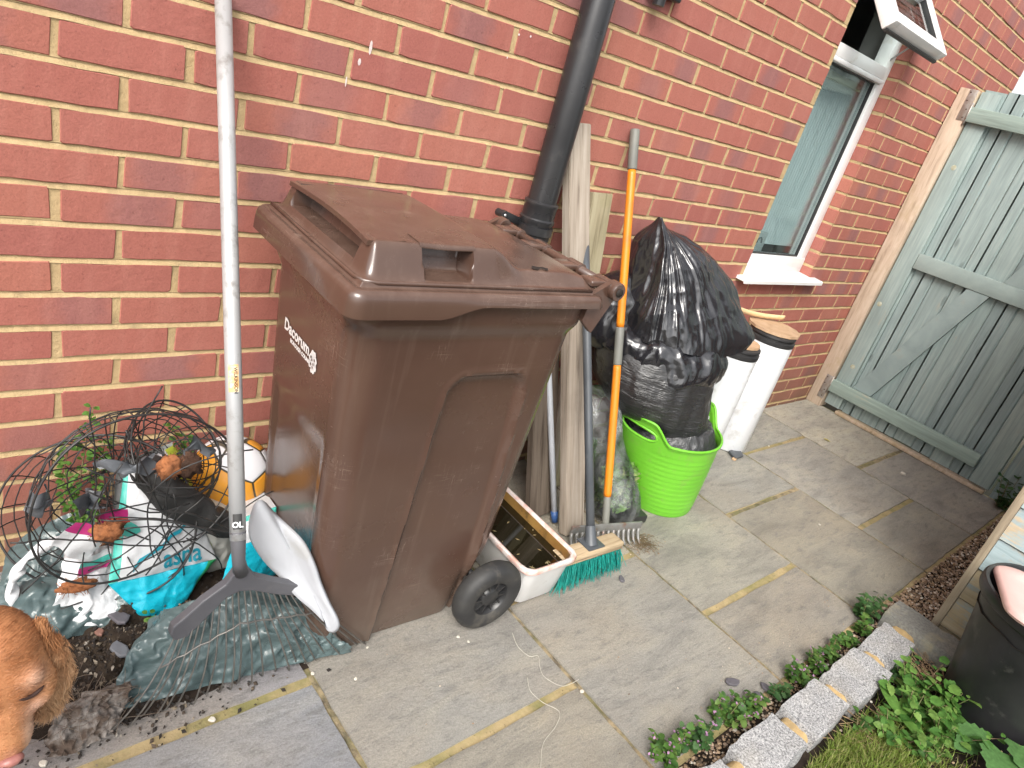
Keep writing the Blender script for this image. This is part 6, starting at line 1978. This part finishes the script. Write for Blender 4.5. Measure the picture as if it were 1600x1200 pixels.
# grass
gr = MB()
for q in range(9000):
    x = R_.gauss(1.52, .20); y = -1.372 - abs(R_.gauss(0, .13))
    if x > 1.80 + .3 * (R_.random() - .6) or x < .7: continue
    if y > -1.40 and abs(x - 1.45) > .12 and R_.random() < .7: continue
    L = R_.uniform(.02, .06) * (1.1 if y < -1.45 else .8); a = R_.uniform(0, 6.28); lean_ = R_.uniform(.1, .8)
    b = V(x, y, -.002); d = V(math.cos(a) * lean_, math.sin(a) * lean_, 1).normalized(); s = V(-math.sin(a), math.cos(a), 0) * .0011
    m_ = b + d * L * .55; t_ = m_ + V(d.x * 1.7, d.y * 1.7, d.z * .45) * L * .5
    gr.add([b - s, b + s, m_ + s * .8, m_ - s * .8, t_], [(0, 1, 2, 3), (3, 2, 4)])
tag(gr.build("grass", mat_leaf("grass_blade", (.12, .18, .025), (.165, .24, .035), (.27, .25, .10)), smooth=False), "tufts of yellow green grass growing over the granite setts", "grass", kind="stuff")
dg = MB()
for q in range(110):
    x, y = R_.gauss(2.03, .06), R_.gauss(-1.41, .028); p = [V(x, y, .006 + R_.random() * .02)]; a = R_.gauss(.6, .5); d = V(math.cos(a), math.sin(a), .1) * .018
    for _ in range(4): d = Matrix.Rotation(R_.gauss(0, .25), 3, 'Z') @ d; p.append(p[-1] + d); p[-1].z = max(.004, p[-1].z - .003)
    dg.add(*tube(p, .0009, 3, caps=False))
for q in range(90):
    x, y = R_.gauss(1.62, .07), R_.gauss(-1.42, .03); p = [V(x, y, .012)]; a = R_.uniform(0, 6.28); d = V(math.cos(a), math.sin(a), .05) * .014
    for _ in range(4): p.append(p[-1] + d)
    dg.add(*tube(p, .0009, 3, caps=False))
tag(dg.build("dry_grass", simple("straw", (.42, .30, .17), (.34, .22, .13), 40, .8, 0)), "wisps of dead straw coloured grass between setts and tub", "straw", kind="stuff")

# weeds growing up the wall behind the baskets
def climber(base, tips, seed, label, leafsize=(.014, .024)):
    R_ = random.Random(seed); t = thing("wall_weed", label, "weed", base, "weeds at the foot of the brick wall")
    fo, st = MB(), MB()
    for tip in tips:
        b, e = V(*base), V(*tip)
        pth = catmull([b, b.lerp(e, .4) + V(R_.gauss(0, .015), -.01, 0), b.lerp(e, .75) + V(R_.gauss(0, .01), -.008, 0), e], 8)
        st.add(*tube(pth, [.0026 - .0016 * i / (len(pth) - 1) for i in range(len(pth))], 6))
        for i, p in enumerate(pth):
            if i < 6: continue
            for j in range(3):
                az = R_.uniform(0, 6.28); d = V(math.cos(az), -abs(math.sin(az)) * .8, R_.uniform(-.1, .7)); L = R_.uniform(*leafsize)
                q = p + d * .005; q.y = min(q.y, -.015)
                leaf(fo, q, d, V(-d.x * .3, -.5, 1), L, L * .36, 0)
    fo.build("leaves", M_LF3, t)["kind"] = "stuff"; st.build("stems", M_STEM, t)["kind"] = "stuff"
climber((.03, -.075, .02), [(.060, -.045, .445), (.018, -.05, .375), (.085, -.05, .360), (.0, -.06, .29)], 5, "tall bright green weed growing up the bricks behind the baskets", (.011, .019))
climber((.22, -.06, .05), [(.225, -.05, .375), (.258, -.05, .345)], 8, "smaller green weed between the baskets and the football", (.010, .017))
for i, (c, lb) in enumerate((((.105, -.375), "tiny seedling on the compost nearest the turquoise sack"), ((.065, -.425), "tiny seedling standing in the middle of the compost"), ((.135, -.395), "tiny seedling beside the leaf rake's left tines"))):
    t = thing("seedling", lb, "seedling", (c[0], c[1], soil_h(*c)), "seedlings in the compost")
    z = soil_h(*c); mb = MB()
    for j in range(7): leaf(mb, V(c[0] + rng.gauss(0, .006), c[1] + rng.gauss(0, .006), z + .014 + .006 * rng.random()), V(math.cos(j * 2.2), math.sin(j * 2.2), .3), V(0, 0, 1), .012, .006)
    mb.build("leaves", M_LF3, t)["kind"] = "stuff"; mb = MB()
    mb.add(*tube([(c[0], c[1], z - .004), (c[0], c[1], z + .018)], .0009, 5)); mb.build("stems", M_STEM, t)
weed((3.93, -1.150), .075, .16, 150, 77, "green weed at the foot of the fence beside the gate", None, M_LF2, (.02, .035), 0, 0, stems=14, name="fence_weed")

# ------------------------------------------------------------------ black tub with pink lid
bt = thing("black_tub", "black plastic tub with a loose pink lid by the shed", "tub", (2.105, -1.605, 0))
BC = (2.105, -1.605, 0)
M_BTUB = simple("black_tub_plastic", (.012, .012, .014), (.020, .020, .021), 7, .40, .12, 50, rvar=.08, stain=((.09, .085, .08), 12, .60, .80))
mb = MB(); mb.add(*lathe([(.140, .002), (.150, .006), (.205, .360), (.206, .372), (.222, .376), (.226, .384), (.226, .404), (.221, .412), (.212, .412), (.208, .404), (.204, .36), (.150, .02)], 72, BC, cap0=True)); mb.build("tub_wall", M_BTUB, bt, sharp=50)
mb = MB(); mb.add(*grid(lambda s, t: (BC[0] + .205 * t * math.cos(6.2832 * s), BC[1] + .205 * t * math.sin(6.2832 * s), .330 + .012 * nz((t * math.cos(6.28 * s) * 5, t * math.sin(6.28 * s) * 5, 0), 3)), 60, 24, closed_u=True)); mb.build("contents", M_SOIL, bt)
mb = MB(); mb.add(*film([[(2.00, -1.47, .345), (1.96, -1.53, .345), (1.935, -1.60, .345)], [(2.06, -1.50, .375), (2.02, -1.55, .38), (1.99, -1.62, .375)]], 30, 20, 5.1, .02, 22, bow=(0, 0, .02))); mb.build("blue_wrapper", mat_film("blue_film", (.05, .10, .30), (.16, .22, .40), .3), bt)
lid = MB()
lc = V(2.055, -1.630, .424); tl_ = Matrix.Rotation(rad(-4), 3, 'X') @ Matrix.Rotation(rad(5), 3, 'Y') @ Matrix.Rotation(rad(18), 3, 'Z')
def lring(h_, r_, z): return [lc + tl_ @ V(*rrect(q / 64, -h_, h_, -h_, h_, r_), z) for q in range(64)]
rings = [lring(.200, .08, -.006), lring(.206, .085, .002), lring(.204, .085, .012), lring(.196, .08, .017), lring(.15, .07, .018), lring(.143, .066, .013), lring(.02, .009, .014)]
vs, fs = loft(rings); lid.add(vs, fs); lid.f.append(tuple(6 * 64 + i for i in range(64))); lid.m.append(0); lid.f.append(tuple(range(63, -1, -1))); lid.m.append(0)
tag(lid.build("pink_lid", simple("pale_pink_plastic", (.72, .48, .44), (.66, .42, .39), 5, .42, .05, stain=((.55, .36, .32), 9, .58, .8)), None, tuple(lc), sharp=50), "pale pink square plastic lid lying on the black tub", "lid")

# ------------------------------------------------------------------ small litter on the paving
M_SLATE = simple("slate_chip", (.115, .105, .12), (.085, .08, .09), 30, .7, .5, 90, .002)
def chip(c, r, seed, label, m=M_SLATE, name="slate_chip", cat="slate", group="slate chips on the paving", el=1.5, th=.006):
    R_ = random.Random(seed); a0 = R_.uniform(0, 6.28); n_ = 9
    o_ = []
    for q in range(n_):
        a = q * 2 * math.pi / n_; rr_ = r * R_.uniform(.75, 1.15)
        x, y = rr_ * el * math.cos(a), rr_ * math.sin(a)
        o_.append(V(c[0] + x * math.cos(a0) - y * math.sin(a0), c[1] + x * math.sin(a0) + y * math.cos(a0), c[2] if len(c) > 2 else .0025))
    cen_ = sum(o_, V(0, 0, 0)) / n_
    rings = [o_, [p + V(0, 0, th * .7) for p in o_], [cen_.lerp(p, .8) + V(0, 0, th) for p in o_]]
    mb = MB(); vs, fs = loft(rings); mb.add(vs, fs); mb.f.append(tuple(2 * n_ + i for i in range(n_))); mb.m.append(0)
    return tag(mb.build(name, m, None, (c[0], c[1], c[2] if len(c) > 2 else .0025), smooth=False), label, cat, group)
chip((1.405, -.672), .010, 1, "small slate chip lying in front of the teal broom")
chip((1.398, -1.108), .015, 2, "largest slate chip on the slab by the weeds")
chip((1.480, -1.170), .013, 3, "slate chip at the corner joint next to the weeds")
chip((1.430, -1.175), .012, 4, "slate chip tucked among the weeds by the setts")
chip((.040, -.405, soil_h(.04, -.405) + .004), .016, 6, "flat grey stone chip lying on the compost", simple("grey_chip", (.17, .18, .20), (.13, .135, .15), 40, .6, .3), "stone_chip", "stone", "chips on the compost")
chip((.055, -.335, soil_h(.055, -.335) + .004), .018, 7, "large dark stone chip on the compost under the sack", M_SLATE, "stone_chip", "stone", "chips on the compost")
chip((.015, -.345, soil_h(.015, -.345) + .004), .009, 8, "reddish pebble on the compost left of the dark chip", simple("red_chip", (.24, .12, .09), None, 30, .7), "stone_chip", "stone", "chips on the compost", 1.1)
M_PEB = simple("white_pebble", (.62, .58, .50), (.5, .46, .40), 60, .6, .2)
pl = [((.166, -.600), .006, "white pebble lying on the yellow joint near the rake"), ((.395, -.583), .004, "white pebble at the joint's corner below the rake"), ((.475, -.640), .004, "white pebble on the slab below the scoop"), ((.545, -.570), .003, "white pebble by the scoop and bin"),
      ((.775, -.640), .004, "pale pebble just left of the bin's wheel"), ((.79, -.665), .0035, "pale pebble under the bin's wheel"), ((.965, -.925), .005, "pale pebble in the joint by the string"), ((-.118, -.555), .007, "pale pebble under the dog's chin"), ((2.62, -.32), .010, "cork coloured chip beside the taller pedal bin"),
      ((3.05, -.08), .018, "pale stone at the wall's foot near the gate"), ((2.98, -.30), .004, "white speck on the far dark slab"), ((2.55, -.80), .004, "white speck in the middle of the far slabs"), ((3.62, -.75), .012, "pale stone fleck near the gate")]
for i, (c, r, lb) in enumerate(pl):
    chip(c, r, 40 + i, lb, M_CARD if "cork" in lb else M_PEB, "pebble", "pebble", "pebbles on the paving", 1.2, r * .8)
ch = MB(); R_ = random.Random(77)
for q in range(420):
    x = R_.uniform(-.1, 4.0); y = R_.choice((R_.uniform(-1.18, -.02), R_.uniform(-.10, -.005), R_.uniform(-1.18, -1.05)))
    pebble(ch, (x, y, .002), R_.choice((.0008, .0012, .0018, .0026)), R_)
for q in range(160):
    x, y = R_.gauss(1.62, .05), R_.gauss(-.57, .025); pebble(ch, (x, y, .003), R_.choice((.001, .002, .003)), R_)
tag(ch.build("grit", kg.m, smooth=False), "fine grit scattered over the paving slabs", "grit", kind="stuff")
mt = MB()
for q in range(150):
    x, y = R_.gauss(1.625, .030), R_.gauss(-.575, .022); a = R_.uniform(0, 6.28); p = [V(x, y, .004)]
    d = V(math.cos(a), math.sin(a), R_.uniform(0, .6)) * .009
    for _ in range(3): p.append(p[-1] + d); d = d + V(R_.gauss(0, .003), R_.gauss(0, .003), -.003)
    mt.add(*tube(p, .0007, 3, caps=False))
tag(mt.build("moss_rakings", simple("dead_moss", (.12, .08, .04), (.2, .15, .08), 60, .95, 0)), "brown moss rakings caught by the garden rake's end tines", "moss", kind="stuff")
sg = MB()
sg.add(*tube(catmull([(.921, -.692, .003), (.905, -.735, .003), (.912, -.775, .003), (.935, -.785, .003), (.915, -.815, .003), (.905, -.845, .003), (.925, -.885, .003), (.955, -.893, .003), (.985, -.893, .003)], 8), .0008, 6))
tag(sg.build("string", simple("white_string", (.52, .49, .42), None, 50, .8, .2), None, (.92, -.80, 0)), "curling white string on the slab in front of the wheel", "string")
sg = MB(); sg.add(*tube(catmull([(.862, -.825, .003), (.842, -.860, .003), (.848, -.900, .003), (.868, -.940, .003), (.835, -.965, .003), (.775, -.985, .003), (.735, -1.02, .003), (.70, -1.06, .003)], 8), .0008, 6))
tag(sg.build("string", bpy.data.materials["white_string"], None, (.84, -.92, 0)), "longer white string crossing the yellow joint to the bottom edge", "string")
lf_ = MB(); leaf(lf_, V(3.47, -.36, .006), V(.6, -.8, .0), V(0, 0, 1), .05, .012); tag(lf_.build("fallen_leaf", simple("yellow_leaf", (.50, .42, .14), None, 30, .7), None, (3.47, -.36, .004)), "small yellow leaf lying on the slab near the gate", "leaf")
